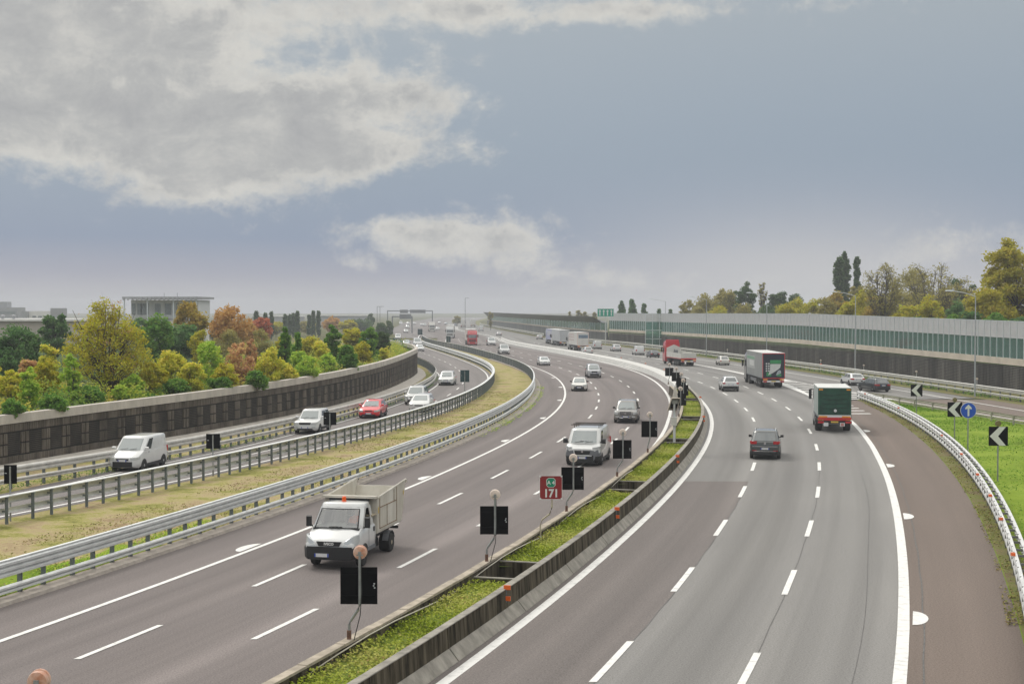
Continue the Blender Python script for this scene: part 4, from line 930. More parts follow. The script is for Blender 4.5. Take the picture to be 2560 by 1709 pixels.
SP={
'hatch':dict(L=4.2,W=1.79,H=1.46,cat='car',name='hatchback_car'),
'suv':dict(L=4.45,W=1.83,H=1.70,belt=1.06,hood=.98,nose=.86,zb=.26,wr=.345,cowl=1.15,wst=1.85,rend=.50,rbase=.06,tw=.76,cat='car',name='suv_car',tl=(.86,1.03,.55),lowh=.2),
'sedan':dict(L=4.5,W=1.77,H=1.43,deck=.98,dlen=.85,rbase=.85,rend=1.35,cat='car',name='saloon_car',tl=(.70,.86,.5),rpz=.62),
'estate':dict(L=4.8,W=1.84,H=1.47,rend=.55,rbase=.08,side='three',cat='car',name='estate_car',cowl=1.25,wst=2.0),
'mpv':dict(L=4.4,W=1.84,H=1.64,cowl=.80,wst=1.75,belt=1.02,hood=.92,nose=.74,rend=.4,rbase=.06,side='three',cat='car',name='people_carrier'),
'van':dict(L=4.4,W=1.83,H=1.85,cowl=.85,wst=1.65,belt=1.12,hood=1.0,nose=.80,rend=.16,rbase=.02,tw=.84,side='front',fw=.27,cat='van',name='cargo_van',rearwin=True,rw0=.2,tl=(.78,1.12,.76),tlb=.2,rpz=.75,br=.02),
'bigvan':dict(L=5.0,W=2.04,H=2.22,ms=1.9,cowl=.62,wst=1.32,belt=1.28,hood=1.12,nose=.92,rend=.12,rbase=.02,tw=.84,side='front',fw=.22,wr=.34,cat='van',name='panel_van',fa=.95,ra=4.0,zb=.24,tl=(.95,1.35,.84),tlb=.2,rpz=.8,br=.02),
}
def mk(kind,label,**kw):
    d=dict(SP[kind]); det=kw.pop('det',2); d.update(kw); d['label']=label; return car(d,det),d
def place(root,d,u,v,front,turn=0,y=None):
    """stand the vehicle so that the middle of its visible end is over photo point u,v"""
    p=at(u,v); s=S0(p.y); h=math.atan(s)  # road heading, to the right of +y
    hd=-h+R(turn)
    f=Vector((-math.sin(hd),math.cos(hd),0))   # direction the road runs away from the camera
    root.location=p+f*(d['L']/2-d.get('oh',.85)); root.rotation_euler=(0,0,hd+(math.pi if front else 0)); return root
def V(kind,label,u,v,front,turn=0,**kw):
    r,d=mk(kind,label,**kw); place(r,d,u,v,front,turn); return r,d
# --- slip road, coming towards the camera
r,d=V('van','white cargo van with small red lettering on its side, on the slip road',322,1175,1,3,col=WHITE,zb=.2,bump=(.26,.56))
M_vred=mat('van_lettering_red',(.5,.04,.05),.5)
for s in (1,):
    text('lettering','incas',.36,M_vred,r,(s*(.915*.865+.012),-.75,1.44),(R(90-11.5),0,R(90)),.002,.005)
    b=MB(); b.tube([(.845,-.98,1.24),(.85,-.82,1.19),(.85,-.68,1.2),(.845,-.55,1.26)],.012,4); b.build('logo_stroke',M_vred,r)
b=MB()
for s in (1,-1): b.box((s*.925,.72,1.0),(.02,.14,.03))
b.build('door_handle',M_plast,r)
V('suv','white off-roader half hidden by a black sign back on the slip road',770,1083,1,2,col=WHITE,chrome=False,grille=(.70,.86,.45),fog=True)
V('hatch','bright red hatchback on the slip road',926,1044,1,2,col=RED,bump=(.24,.36),grille=(.60,.68,.32))
V('suv','white and black car following close behind the white saloon on the slip road',1037,1011,1,0,col=WHITE2,low=M_plast,det=1,bump=(.3,.62))
V('mpv','white saloon overlapping the car behind it on the slip road',1050,1029,1,2,col=WHITE,H=1.5,det=1)
V('mpv','white people carrier with a dark badge at the bend of the slip road',1116,962.5,1,-2,col=WHITE,bump=(.24,.42),grille=(.60,.67,.30))
V('hatch','white hatchback emerging past the far end of the retaining wall',1050,878,1,0,col=WHITE,det=1)
V('bigvan','white van directly behind the hatchback at the far end of the retaining wall',1044,866,1,0,col=WHITE,det=1,H=2.1)
V('hatch','pale blue windscreen car turning in beside the hazy glass screen',1015,864,1,-8,col=LBL,det=0)
V('van','white van with a dark windscreen, leftmost on the distant slip road',995,849,1,0,col=WHITE,det=0)
FAR=[('hatch','distant white car in the haze above the leftmost van',1015,831.7,WHITE2,1),('mpv','distant pale car below the smaller gantry panel',1018.5,820,WHITE,1),('bigvan','faint white van left under the gantry',1002,811,WHITE,1),('mpv','faint white car right of the faint white van under the gantry',1020,811,WHITE2,1),('estate','faint white car on the rise right of the gantry panel',1036,811,WHITE,1),('hatch','distant silver car left of the dark one in the haze below the gantry',1055,814,SILV,1),('suv','distant white car, right of a silver one, below the right gantry panel',1062,815,WHITE2,1),('hatch','distant white car right of the cream lorry',1094,825,WHITE,1),('estate','faint car near the right leg of the gantry',1099,808.5,WHITE2,1),('hatch','faint dark reddish car right of the gantry',1115,811,PICK,1)]
for k,l,u,v,c,f in FAR: V(k,l,u,v,f,0,col=c,det=0)
# --- main carriageway, coming towards the camera
V('bigvan','small white van behind the white pickup on the oncoming carriageway',1229.4,863.7,1,0,col=WHITE,det=1,H=2.1,bump=(.25,.5))
V('sedan','white saloon alone in the middle of the oncoming carriageway',1361.6,913.5,1,0,col=WHITE,grille=(.58,.66,.3),zb=.22,bump=(.2,.34),low=M_plast)
V('suv','silver pickup with a black bumper on the oncoming carriageway',1485,944,1,0,col=SILV,L=5.0,low=M_plast,bump=(.26,.58),H=1.78,nose=.95,hood=1.05,belt=1.14,wr=.38,roofcol=SILV,hl=(.82,.96,.5),grille=(.72,.92,.4),mcol=M_plast)
V('hatch','cream white hatchback with a black bumper in the left oncoming lane',1448,977,1,-2,col=CREAM,low=M_plast,bump=(.2,.52),W=1.74,mcol=M_plast,hl=(.58,.72,.42),grille=(.56,.64,.36),pz=.44)
r,d=V('suv','grey bronze off-roader with a chrome grille beside the central planter',1565,1056,1,0,col=BRZ,L=4.55,W=1.86,chrome=True,grille=(.66,.92,.46),hl=(.70,.88,.62),fog=True,rails=True,mcol=M_plast,bump=(.26,.46),nose=.92,hood=1.02)
b=MB()
for s in (1,-1): b.tube([(s*.34,2.31,.60),(s*.5,2.31,.46),(s*.2,2.32,.42)],.03,5)
b.build('bumper_trim',M_chrome,r)
r,d=V('bigvan','white van with a black front bumper and three roof bars, coming towards the camera',1461,1161.5,1,0,col=WHITE2,low=M_plast,bump=(.20,.64),nose=1.0,hood=1.12,L=4.96,H=2.08,mcol=M_plast,hl=(1.0,1.10,.62),nosemats=[M_gplast,M_plast],nosez=.86,grille=(.68,.88,.46),pz=.50,hlb=.5)
for q in (0,):
    b=MB()
    for y in (.75,-.05,-.85):
        b.tube([(-.92,y,2.24),(.92,y,2.24)],.028,6)
        for s in (1,-1): b.tube([(s*.72,y,2.03),(s*.72,y,2.24)],.02,4)
    b.build('roof_bars',mat('brown_black_bar',(.03,.02,.016),.6),r)
    b=MB(); b.prism([(-.52,1.0),(.52,1.0),(.46,.60),(-.46,.60),(-.42,.66),(.42,.66),(.46,.92),(-.46,.92)],'y',2.47,2.505); 
    b.box((0,2.515,.62),(1.1,.02,.05)); b.build('grille_frame',WHITE,r)
    b=MB(); b.box((.4,2.30,1.72),(.02,.01,.02)); b.box((0,1.83,1.42),(.45,.02,.05),0,0,Matrix.Rotation(R(-40),3,'X')); b.build('dashboard_paper',M_plate,r)
    b=MB()
    for s in (1,-1): b.prism([(-2.3,1.32),(.35,1.32),(.35,1.84),(-2.2,1.84)],'x',s*.93,s*.945)
    b.v=[((x- (1 if x>0 else -1)*(z-1.3)*.17),y,z) for x,y,z in b.v]
    b.build('side_graphic',mat('side_graphic_brown',(.30,.26,.19),.5,0,.5,2.2,col2=(.45,.20,.16)),r)
    b=MB(); b.lathe([(.01,0),(.07,0),(.07,.03),(.01,.03)],(0,2.515,.86),'y',14); b.build('badge',M_chrome,r)
# --- outbound carriageway, going away
r,d=V('suv','dark grey off-roader with red tail lights driving away in the middle lane',1913,1145,0,0,col=DGR,L=4.42,W=1.81,H=1.69,low=M_plast,lowh=.22,rbump=(.28,.50),rails=True,railm=M_galv,tl=(.93,1.10,.50),tlb=.34,rpz=.66,mcol=M_plast,roofcol=DGR,rbase=.02,rend=.62)
b=MB(); b.box((0,-2.235,.79),(1.5,.03,.035)); b.box((0,-2.24,.50),(1.30,.03,.03)); b.build('bumper_trim',M_chrome,r)
b=MB()
for s in (1,-1): b.box((s*.62,-2.245,.545),(.28,.02,.035))
b.build('rear_reflector',M_tail,r); b=MB(); b.lathe([(.01,-.02),(.075,-.02),(.075,0),(.01,0)],(0,-2.215,.97),'y',14); b.build('badge',M_chrome,r)
V('suv','white crossover with a black rear bumper, driving away beside the black trailer lorry',1825,977.5,0,0,col=WHITE,L=4.3,H=1.62,low=M_plast,rbump=(.26,.60),lowh=.24,tl=(.84,.98,.62),tlb=.2,tw=.70,rend=.62,rpz=.78)
V('hatch','small rounded cream white car in the exit lane',1810,912.6,0,-1,col=CREAM,L=3.6,W=1.65,H=1.50,cowl=.85,wst=1.5,rend=.75,rbase=.18,det=1,rbump=(.3,.38),tl=(.66,.8,.62))
V('van','white van, nearest of three white vehicles in the far exit lane',1599,887.3,0,-1,col=WHITE,det=1,rearwin=False)
V('hatch','white hatchback between two white vans in the far exit lane',1541.8,878.3,0,-1,col=WHITE,det=1,H=1.55,W=1.8)
V('van','white van right beside the white lorry, farthest of three in the exit lane',1494,872.6,0,-1,col=WHITE2,det=1,H=1.9,rearwin=False)
V('estate','white estate car half hidden behind the pale barrier',1470,885,0,-1,col=WHITE,det=1,L=4.4)
V('hatch','dark car hidden beside the red flatbed lorry',1636,894,0,0,col=DBL,det=1)
V('hatch','white car just ahead of the lilac curtain trailer lorry',1349.5,848,0,0,col=WHITE2,det=0)
V('sedan','white low car alone in the far outbound lanes',1248,839,0,0,col=WHITE,det=0,H=1.32)
V('bigvan','white box van on the distant outbound lanes left of the low white car',1203,827.5,0,0,col=WHITE,det=0,H=2.5,rearwin=False)
V('suv','faint dark car left of the distant white lorry',1138.6,815.5,0,0,col=PICK,det=0)
# --- ramp on the right
V('hatch','white hatchback with dark rear window on the exit ramp',2140,963,0,6,col=WHITE,L=4.35,W=1.8,H=1.44,tl=(.72,.88,.5),rend=.72,tlb=.3)
V('estate','black estate car in front of the guardrail nose on the exit ramp',2200,979,0,14,col=DBL,L=4.75,tl=(.70,.86,.46),tlb=.36,mcol=DBL)
# ---------------------------------------------------------------- small tipper truck
def tipper(label):
    L=5.6; F=2.8; root=thing('tipper_truck',label,'truck'); col=paint('truck_white',(.60,.60,.59))
    hw=.98
    def sec(y,zt,k,zl):
        w=hw*k; h=[(0,zl),(w*.9,zl),(w*.98,zl+.1),(w,zl+(zt-zl)*.5),(w*.985,zt-.12),(w*.93,zt-.03),(w*.6,zt+.02),(0,zt+.035)]
        return [(x,y,z) for x,z in h]+[(-x,y,z) for x,z in h[-2:0:-1]]
    b=MB(); b.loft([sec(F,.90,.80,.62),sec(F-.05,.98,.88,.6),sec(F-.2,1.05,.95,.55),sec(F-.55,1.22,.99,.5),sec(F-.88,1.34,1,.5),sec(F-1.5,1.36,1,.5),sec(F-2.28,1.36,1,.5),sec(F-2.3,1.34,.98,.52)]); b.build('body',col,root,38)
    def ring(k):
        f=F-.80+(-.62)*k; r=F-2.28; w=.93-(.13)*k; z=1.30+(2.06-1.30)*k
        return interp_ring(f,r,w,.10,.0,z,0)
    cy=(F-1.42+F-2.28)/2
    top=[(x*.93,(y-cy)*.92+cy,2.12) for x,y,z in ring(1)]; cap=[(x*.5,(y-cy)*.5+cy,2.14) for x,y,z in ring(1)]
    b=MB(); b.loft([ring(0),ring(.93)],0,True,False)
    b.f=[q for i,q in enumerate(b.f) if i not in (0,1,16,17,3,4,13,14)]; b.mi=[0]*len(b.f)
    b.loft([ring(.90),ring(.93),[(x*.985,(y-cy)*.98+cy,z+.03) for x,y,z in ring(1)],top,cap]); b.build('cab',col,root,40)
    b=MB(); b.box((0,F-2.2,1.7),(1.5,.06,1.0)); b.box((0,F-1.0,1.28),(1.7,.5,.12)); b.box((-.45,F-1.95,1.45),(.5,.16,.9)); b.box((.45,F-1.95,1.4),(.8,.16,.8)); b.build('interior',mat('cab_interior',(.03,.03,.032),.8),root)
    b=MB(); b.lathe([(.18,0),(.2,.015),(.2,.03),(.17,.03)],(-.42,0,0),'z',14); b.v=[(x,y*.8-.6*z+F-1.28,z+1.38+.35*y) for x,y,z in b.v]; b.build('steering_wheel',M_plast,root)
    def on(t,a):
        rg=ring(t); a=a%18; i=int(a); return Vector(rg[i]).lerp(Vector(rg[(i+1)%18]),a-i)
    def pan(name,cols,ts,m,off):
        b=MB(); vs=[on(t,a)+off for t in ts for a in cols]; n=len(cols); b.add(vs,[(i*n+k,i*n+k+1,(i+1)*n+k+1,(i+1)*n+k) for i in range(len(ts)-1) for k in range(n-1)]); return b.build(name,m,root,60)
    b=MB(); pl=[on(.05,a) for a in (-2,-1,0,1,2)]; pu=[on(.84,a) for a in (2,1,0,-1,-2)]; lp=[p+Vector((0,.014,.006)) for p in pl+pu]; b.tube(lp+[lp[0]],.022,4); b.build('windscreen_rubber',M_plast,root)
    b=MB(); vs=[on(t,a) for t in (.83,.93) for a in (-2,-1,0,1,2)]; b.add(vs,[(i,i+1,i+6,i+5) for i in range(4)]); vs=[on(t,a) for t in (0,.05) for a in (-2,-1,0,1,2)]; b.add(vs,[(i,i+1,i+6,i+5) for i in range(4)]); b.build('cab_front',col,root,40)
    sg=bpy.data.materials.new('clear_windscreen'); t_=nt(sg); o_=N(t_,'OutputMaterial'); tr_=N(t_,'BsdfTransparent'); tr_.inputs[0].default_value=(.74,.8,.78,1); gl_=N(t_,'BsdfGlossy',Roughness=.05); mx_=N(t_,'MixShader'); lw_=N(t_,'Fresnel'); lw_.inputs[0].default_value=1.9
    ml_=N(t_,'Math',_operation='MULTIPLY_ADD'); ml_.inputs[1].default_value=1.0; ml_.inputs[2].default_value=.14; t_.links.new(lw_.outputs[0],ml_.inputs[0]); t_.links.new(ml_.outputs[0],mx_.inputs[0]); t_.links.new(tr_.outputs[0],mx_.inputs[1]); t_.links.new(gl_.outputs[0],mx_.inputs[2]); t_.links.new(mx_.outputs[0],o_.inputs[0])
    pan('windscreen',[-1.92,-1,0,1,1.92],[.05,.3,.6,.83],sg,Vector((0,.018,.009)))
    # driver's hi-vis seen through the screen: an orange jacketed person behind the side window
    for s in (1,-1):
        def sp(t,y): return Vector((s*(ring(t)[4][0]+.012),y,ring(t)[0][2]))
        ri=lambda t,y: Vector((s*(ring(t)[4][0]),y,ring(t)[0][2]))
        wl=[(.06,F-1.12),(.06,F-1.95),(.5,F-1.98),(.84,F-1.93),(.84,F-1.62),(.45,F-1.32)]; ol=[(0,F-.98),(0,F-2.16),(.5,F-2.16),(.93,F-2.16),(.93,F-1.54),(.45,F-1.22)]
        b=MB(); n=6; vs=[ri(*q) for q in wl]+[ri(*q) for q in ol]; vs+=[v-Vector((s*.03,0,0)) for v in vs]
        b.add(vs,[(i,(i+1)%n,n+(i+1)%n,n+i) for i in range(n)]+[(2*n+i,2*n+(i+1)%n,3*n+(i+1)%n,3*n+i) for i in range(n)]+[(i,(i+1)%n,2*n+(i+1)%n,2*n+i) for i in range(n)]); b.build('door_frame',col,root)
        if s>0: b=MB(); vs=[sp(*q) for q in wl]; b.add(vs,[(0,1,2,5),(5,2,3,4)]); b.build('side_window',M_vglass,root)
        b=MB(); b.loft([[(s*(hw+.10+a),F-.98+q,1.52+z) for q,z in ((-.05,-.19),(.05,-.17),(.05,.17),(-.05,.2))] for a in (-.08,.02,.10)]); b.tube([(s*.95,F-1.02,1.34),(s*1.08,F-.99,1.42)],.03,5); b.build('wing_mirror',M_plast,root,40)
        b=MB(); b.box((s*(hw+.004),F-2.08,1.16),(.02,.10,.16)); b.build('door_handle',M_plast,root)
        b=MB(); b.box((s*(hw+.002),F-1.50,.95),(.006,.015,.72)); b.box((s*(hw+.002),F-2.2,.9),(.006,.015,.7)); b.build('door_seam',M_gplast,root)
        b=MB(); b.box((s*(hw+.0),F-1.75,.55),(.05,.9,.12)); b.build('step',M_gplast,root)
        # headlight
        pl=[(.50,.0,.80,.93),(.68,-.01,.80,1.04),(.80,-.05,.80,1.12),(.90,-.17,.83,1.17),(.95,-.34,.88,1.19),(.965,-.48,.95,1.17)]
        fr=[Vector((s*(x+.012),F+y+.016,z0)) for x,y,z0,z1 in pl]+[Vector((s*(x-.005),F+y-.02,z1)) for x,y,z0,z1 in pl]; bk=[Vector((p.x*.92,p.y-.10,p.z)) for p in fr]; n=6
        b=MB(); b.add(fr+bk,[(i,i+1,n+i+1,n+i) for i in range(n-1)]+[(n+i,n+i+1,3*n+i+1,3*n+i) for i in range(n-1)]+[(i,i+1,2*n+i+1,2*n+i) for i in range(n-1)]); b.build('headlight',M_head,root,30)
    b=MB()
    for x,a in ((-.35,.9),(.42,-.95)):
        p=on(.04,x if x>0 else x+18)+Vector((0,.05,.02)); q=on(.10,(x+a)%18)+Vector((0,.03,.0)); b.tube([p,p.lerp(q,.5)+Vector((0,.02,.035)),q],.014,4)
    b.build('wiper',M_plast,root)
    b=MB(); b.prism([(-.46,.985),(.46,.985),(.38,.83),(-.38,.83)],'y',F-.06,F+.018); b.build('grille',M_plast,root)
    text('lettering','IVECO',.125,M_signw,root,(0,F+.022,.905),(R(90),0,R(180)),.004,.006)
    b=MB(); rg=[]
    for z,k in ((.36,.93),(.42,.98),(.74,1.0),(.81,.97)): rg.append([(-hw*k,F-.52,z),(-hw*k,F-.2,z),(-hw*k*.84,F+.0,z),(-.5,F+.05,z),(.5,F+.05,z),(hw*k*.84,F,z),(hw*k,F-.2,z),(hw*k,F-.52,z)])
    b.loft(rg); b.build('front_bumper',M_plast,root,40)
    plate(root,0.25,F+.06,.52,1,.52,.12)
    # chassis, wheels
    b=MB(); b.box((0,-.65,.62),(.8,4.6,.22)); b.box((0,-.4,.45),(1.3,.9,.3)); b.box((0,-2.72,.70),(1.7,.08,.10)); b.build('chassis',M_plast,root)
    for s in (1,-1):
        wheel(root,s*.84,F-1.02,.345,.23,True,M_rimw)
        wheel(root,s*.80,F-1.02-3.15,.345,.42,True,M_rimw)
        n=12; b=MB(); vs=[(s*(hw+.006),F-1.02+.43*math.cos(math.pi*k/n),.345+.46*math.sin(math.pi*k/n)) for k in range(n+1)]; v2=[(x-s*.2,y,z) for x,y,z in vs]; m=n+1
        b.add(vs+v2,[tuple(range(m))]+[(i,i+1,i+1+m,i+m) for i in range(m-1)]); b.build('wheel_arch',M_plast,root)
        b=MB(); vs=[(s*.76,F-4.17+.44*math.cos(math.pi*k/n),.345+.44*math.sin(math.pi*k/n)) for k in range(1,n)]; v2=[(s*1.0,y,z) for x,y,z in vs]; m=len(vs)
        b.add(vs+v2,[(i,i+1,i+1+m,i+m) for i in range(m-1)]+[(i+m,i+1+m,i+1,i) for i in range(0)]); b.build('mudguard',M_gplast,root)
    # tipper body
    mc=mat('tipper_body_paint',(.52,.48,.40),.55,0,.14,1.3,stretch=(1,1,.35),col2=(.62,.59,.52)); mr=mat('rust_seam',(.22,.15,.09),.8,0,.4,6); tb=1.0
    y0=F-2.42; y1=-2.72; y2=-3.22
    fl=MB(); fl.box((0,(y0+y1)/2,tb-.04),(1.96,y0-y1,.08)); fl.build('bed_floor',mc,root)
    prof=[(y0,tb),(y1,tb),(y2,2.46),(y2+.18,2.44),(y0,2.20)]
    for s in (1,-1):
        b=MB(); b.prism(prof,'x',s*.96,s*1.01); 
        b.tube([(s*1.0,y0,2.20),(s*1.0,y2+.18,2.44),(s*1.0,y2,2.46)],.035,5); b.tube([(s*1.0,y2,2.46),(s*1.0,y2-.05,2.34)],.05,5); b.build('bed_side',mc,root)
        b=MB(); 
        for y,za,zc in ((y0-.25,1.06,2.16),(y0-1.15,1.06,1.85),(-2.0,1.06,2.32),(-1.65,1.80,2.28)): b.box((s*1.016,y,(za+zc)/2),(.02,.03,zc-za))
        b.box((s*1.016,(y0-2.0)/2-.12,1.83),(.02,y0+1.75,.03)); b.box((s*1.016,(y0-2.0)/2-.12,1.08),(.02,y0+1.8,.025)); b.build('bed_seams',mr,root)
        b=MB(); b.box((s*1.02,y0-.10,1.75),(.012,.09,.22)); b.box((s*1.02,y2+.35,2.0),(.012,.09,.16)); b.build('hazard_sticker',mat('faded_yellow',(.55,.40,.12),.6),root)
    b=MB(); b.box((0,y0-.02,(tb+2.20)/2),(1.98,.05,2.20-tb)); 
    b.loft([[(-1.02,y0+.30,z+.02),(1.02,y0+.30,z+.02),(1.02,y0-.05,z),(-1.02,y0-.05,z)] for z in (2.19,2.27)]); b.build('bed_front',mc,root)
    b=MB(); b.add([(-.96,y1,tb),(.96,y1,tb),(.96,y2,2.2),(-.96,y2,2.2),(-.96,y1+.05,tb),(.96,y1+.05,tb),(.96,y2+.05,2.2),(-.96,y2+.05,2.2)],[(0,1,2,3),(7,6,5,4),(3,2,6,7),(0,3,7,4),(1,5,6,2)]); b.build('tailgate',mc,root)
    b=MB(); b.box((0,y0-.9,1.62),(1.9,2.6,.05)); b.build('load',mat('sandy_load',(.48,.41,.29),.95,0,.2,1.5),root)
    b=MB()
    for s in (1,-1):
        b.box((s*.86,-2.78,1.10),(.2,.28,.16)); b.box((s*.86,-2.85,1.42),(.12,.22,.10))
    b.build('lamp_bracket',M_plast,root); b=MB()
    for s in (1,-1): b.box((s*.86,-2.93,1.10),(.18,.03,.12)); b.box((s*.86,-2.97,1.42),(.10,.03,.08))
    b.build('tail_light',M_tail,root)
    b=MB(); b.lathe([(.09,0),(.09,.03),(.075,.04),(.075,.17),(.04,.19),(.01,.19)],(.05,F-1.78,2.13),'z',14); b.build('beacon',mat('beacon_orange',(.75,.10,.01),.25,0,.1,9),root,40)
    b=MB(); b.lathe([(.01,.0),(.10,0),(.10,.012),(.01,.012)],(hw+.0,F-1.72,.98),'x',16); o=b.build('door_emblem',mat('emblem_green',(.16,.30,.25),.5,0,.5,9,col2=(.66,.66,.64)),root)
    return root,dict(L=L,oh=1.0)
r,d=tipper('small white tipper truck with an orange beacon and a dirty cream tipping body'); place(r,d,846,1412,1,3); r.scale=(.98,1.0,1.0)
tk=r
# the driver, seated behind the wheel
def driver(root):
    F=2.8; x0=-.44
    J=[(x0,F-1.78,1.08,.17),(x0,F-1.80,1.36,.185),(x0,F-1.78,1.58,.16),(x0,F-1.76,1.68,.065),(x0,F-1.74,1.78,.095),(x0,F-1.745,1.88,.10),(x0,F-1.75,1.94,.07),
       (x0-.2,F-1.76,1.56,.075),(x0-.27,F-1.62,1.36,.055),(x0-.16,F-1.38,1.42,.045),(x0-.13,F-1.30,1.47,.04),(x0+.2,F-1.76,1.56,.075),(x0+.27,F-1.62,1.36,.055),(x0+.16,F-1.38,1.42,.045),(x0+.13,F-1.30,1.47,.04),(x0-.12,F-1.45,1.08,.09),(x0+.12,F-1.45,1.08,.09)]
    Ed=[(0,1),(1,2),(2,3),(3,4),(4,5),(5,6),(2,7),(7,8),(8,9),(9,10),(2,11),(11,12),(12,13),(13,14),(0,15),(0,16)]
    me=bpy.data.meshes.new('person'); me.from_pydata([j[:3] for j in J],Ed,[]); o=link('person_tmp',me)
    md=o.modifiers.new('skin','SKIN'); o.modifiers.new('sub','SUBSURF').levels=2
    for i,j in enumerate(J): me.skin_vertices[0].data[i].radius=(j[3],j[3])
    me.skin_vertices[0].data[0].use_root=True
    bpy.context.view_layer.update()
    m2=bpy.data.meshes.new_from_object(o.evaluated_get(bpy.context.evaluated_depsgraph_get())); bpy.data.objects.remove(o)
    for m in (mat('hi_vis_orange',(.85,.16,.03),.7),mat('driver_skin',(.45,.28,.2),.6),mat('dark_hair',(.03,.02,.015),.7)): m2.materials.append(m)
    for p in m2.polygons:
        c=p.center; p.use_smooth=True
        p.material_index=2 if (c.z>1.87 or (c.z>1.76 and c.y<F-1.78)) else (1 if c.z>1.67 or c.y>F-1.40 and c.z>1.2 else 0)
    p=link('person',m2); p.location=root.location; p.rotation_euler=root.rotation_euler
    return tag(p,'driver in an orange high visibility jacket at the wheel of the small tipper truck','person')
driver(tk)
# ---------------------------------------------------------------- heavy lorries
def cab(root,F,col,H=3.75,det=True,W=2.5):
    hw=W/2
    def rg(z,f,k=1.0): return [(-hw*k,F-2.2,z),(-hw*k,F-.25-f,z),(-hw*k*.86,F-.06-f,z),(-hw*k*.5,F-f,z),(hw*k*.5,F-f,z),(hw*k*.86,F-.06-f,z),(hw*k,F-.25-f,z),(hw*k,F-2.2,z)]
    b=MB(); b.loft([rg(.45,.06,.96),rg(.55,0),rg(1.7,0),rg(2.85,.22,.98),rg(H-.25,.45,.95),rg(H,.75,.88)]); b.build('cab',col,root,38)
    b=MB(); b.loft([[(-hw*.95,F-.27-f,z),(-hw*.84,F-.04-f,z),(-hw*.5,F+.015-f,z),(hw*.5,F+.015-f,z),(hw*.84,F-.04-f,z),(hw*.95,F-.27-f,z),(hw*.9,F-.35-f,z),(-hw*.9,F-.35-f,z)] for z,f in ((1.85,.02),(2.72,.185))]); b.build('windscreen',M_vglass,root,40)
    b=MB(); b.box((0,F+.012,1.22),(W*.72,.03,.62)); b.build('grille',M_plast,root)
    b=MB(); 
    for z in (1.05,1.22,1.40): b.box((0,F+.03,z),(W*.70,.02,.05))
    b.build('grille_bars',col,root)
    b=MB(); b.loft([[(-hw*.98,F-.35,z),(-hw*.9,F-.02,z),(-hw*.6,F+.05,z),(hw*.6,F+.05,z),(hw*.9,F-.02,z),(hw*.98,F-.35,z)] for z in (.35,.72)]); b.build('front_bumper',col,root,40)
    for s in (1,-1):
        b=MB(); b.box((s*hw*.72,F+.03,.70),(.46,.08,.18)); b.build('headlight',M_head,root)
        b=MB(); b.box((s*(hw+.17),F-.35,2.35),(.22,.14,.75)); b.tube([(s*hw,F-.4,2.75),(s*(hw+.2),F-.36,2.72)],.03,4); b.build('wing_mirror',M_plast,root)
        b=MB(); vs=[(s*(hw+.006),F-.50,1.75),(s*(hw+.006),F-1.35,1.75),(s*(hw*.985+.006),F-1.35,2.65),(s*(hw*.985+.006),F-.65,2.65)]; b.add(vs,[(0,1,2,3)]); b.build('side_window',M_vglass,root)
        wheel(root,s*(hw-.17),F-1.45,.5,.32,det,M_rim)
def lorry(label,F_len,col,box,name='trailer_lorry',H=4.0,det=True,rearm=None,sidem=None,trim=None,cabH=3.7,flat=False,frontm=None,wing=True,W=2.55):
    L=F_len; F=L/2; root=thing(name,label,'lorry'); cab(root,F,col,cabH,det,W-.05)
    ty=F-2.75; by=-F; zb=1.12
    b=MB(); b.box((0,(ty+by)/2+.6,.95),(.9,ty-by+1.0,.24)); b.box((0,F-3.3,.8),(2.2,1.0,.4)); b.build('chassis',M_plast,root)
    for s in (1,-1):
        if L>12:
            wheel(root,s*1.02,F-5.0,.5,.55,det)
            for k in range(3): wheel(root,s*1.05,by+2.0+1.31*k,.5,.42,det)
        else: wheel(root,s*1.02,by+2.2,.5,.5,det)
    if not flat:
        b=MB(); b.box((0,(ty+by)/2,(zb+H)/2),(W,ty-by,H-zb)); b.build('trailer_body',box,root)
        b=MB(); b.box((0,(ty+by)/2,H+.02),(W+.02,ty-by+.02,.05)); b.build('trailer_roof',mat('trailer_roof_white',(.60,.60,.58),.6,0,.1,.6),root)
        b=MB(); b.box((0,by-.02,(zb+H)/2),(W-.14,.03,H-zb-.14)); b.build('rear_doors',rearm or box,root)
        tm=trim or M_plate
        b=MB()
        for s in (1,-1): b.box((s*(W/2-.03),by-.025,(zb+H)/2),(.07,.06,H-zb)); 
        b.box((0,by-.025,H-.03),(W,.06,.07)); b.box((0,by-.025,zb+.02),(W,.06,.09)); b.build('door_frame',tm,root)
        b=MB()
        for s in (1,-1):
            b.box((s*(W/2+.006),(ty+by)/2,(zb+H)/2-.15),(.012,(ty-by)*.9,(H-zb)*.62)) if sidem else None
        if b.v: b.build('side_print',sidem,root)
        b=MB()
        for s in (1,-1): b.box((s*(W/2+.01),(ty+by)/2,zb+.05),(.02,ty-by,.12)); b.box((s*1.2,(ty+by)/2+1.0,.72),(.04,(ty-by)*.38,.4))
        b.build('side_skirt',M_gplast,root)
    b=MB(); b.box((0,by+.02,.78),(2.45,.12,.22)); b.build('rear_bumper',M_plate if wing else M_plast,root)
    for s in (1,-1):
        b=MB(); b.box((s*.98,by-.06,.78),(.42,.05,.16)); b.build('tail_light',M_tail,root)
        b=MB(); b.box((s*.95,by-.06,1.0),(.5,.03,.14)); b.build('marker_plate',M_amb,root)
    plate(root,0,by-.06,.80,-1,.52,.12,True,det)
    return root,dict(L=L,oh=1.4)
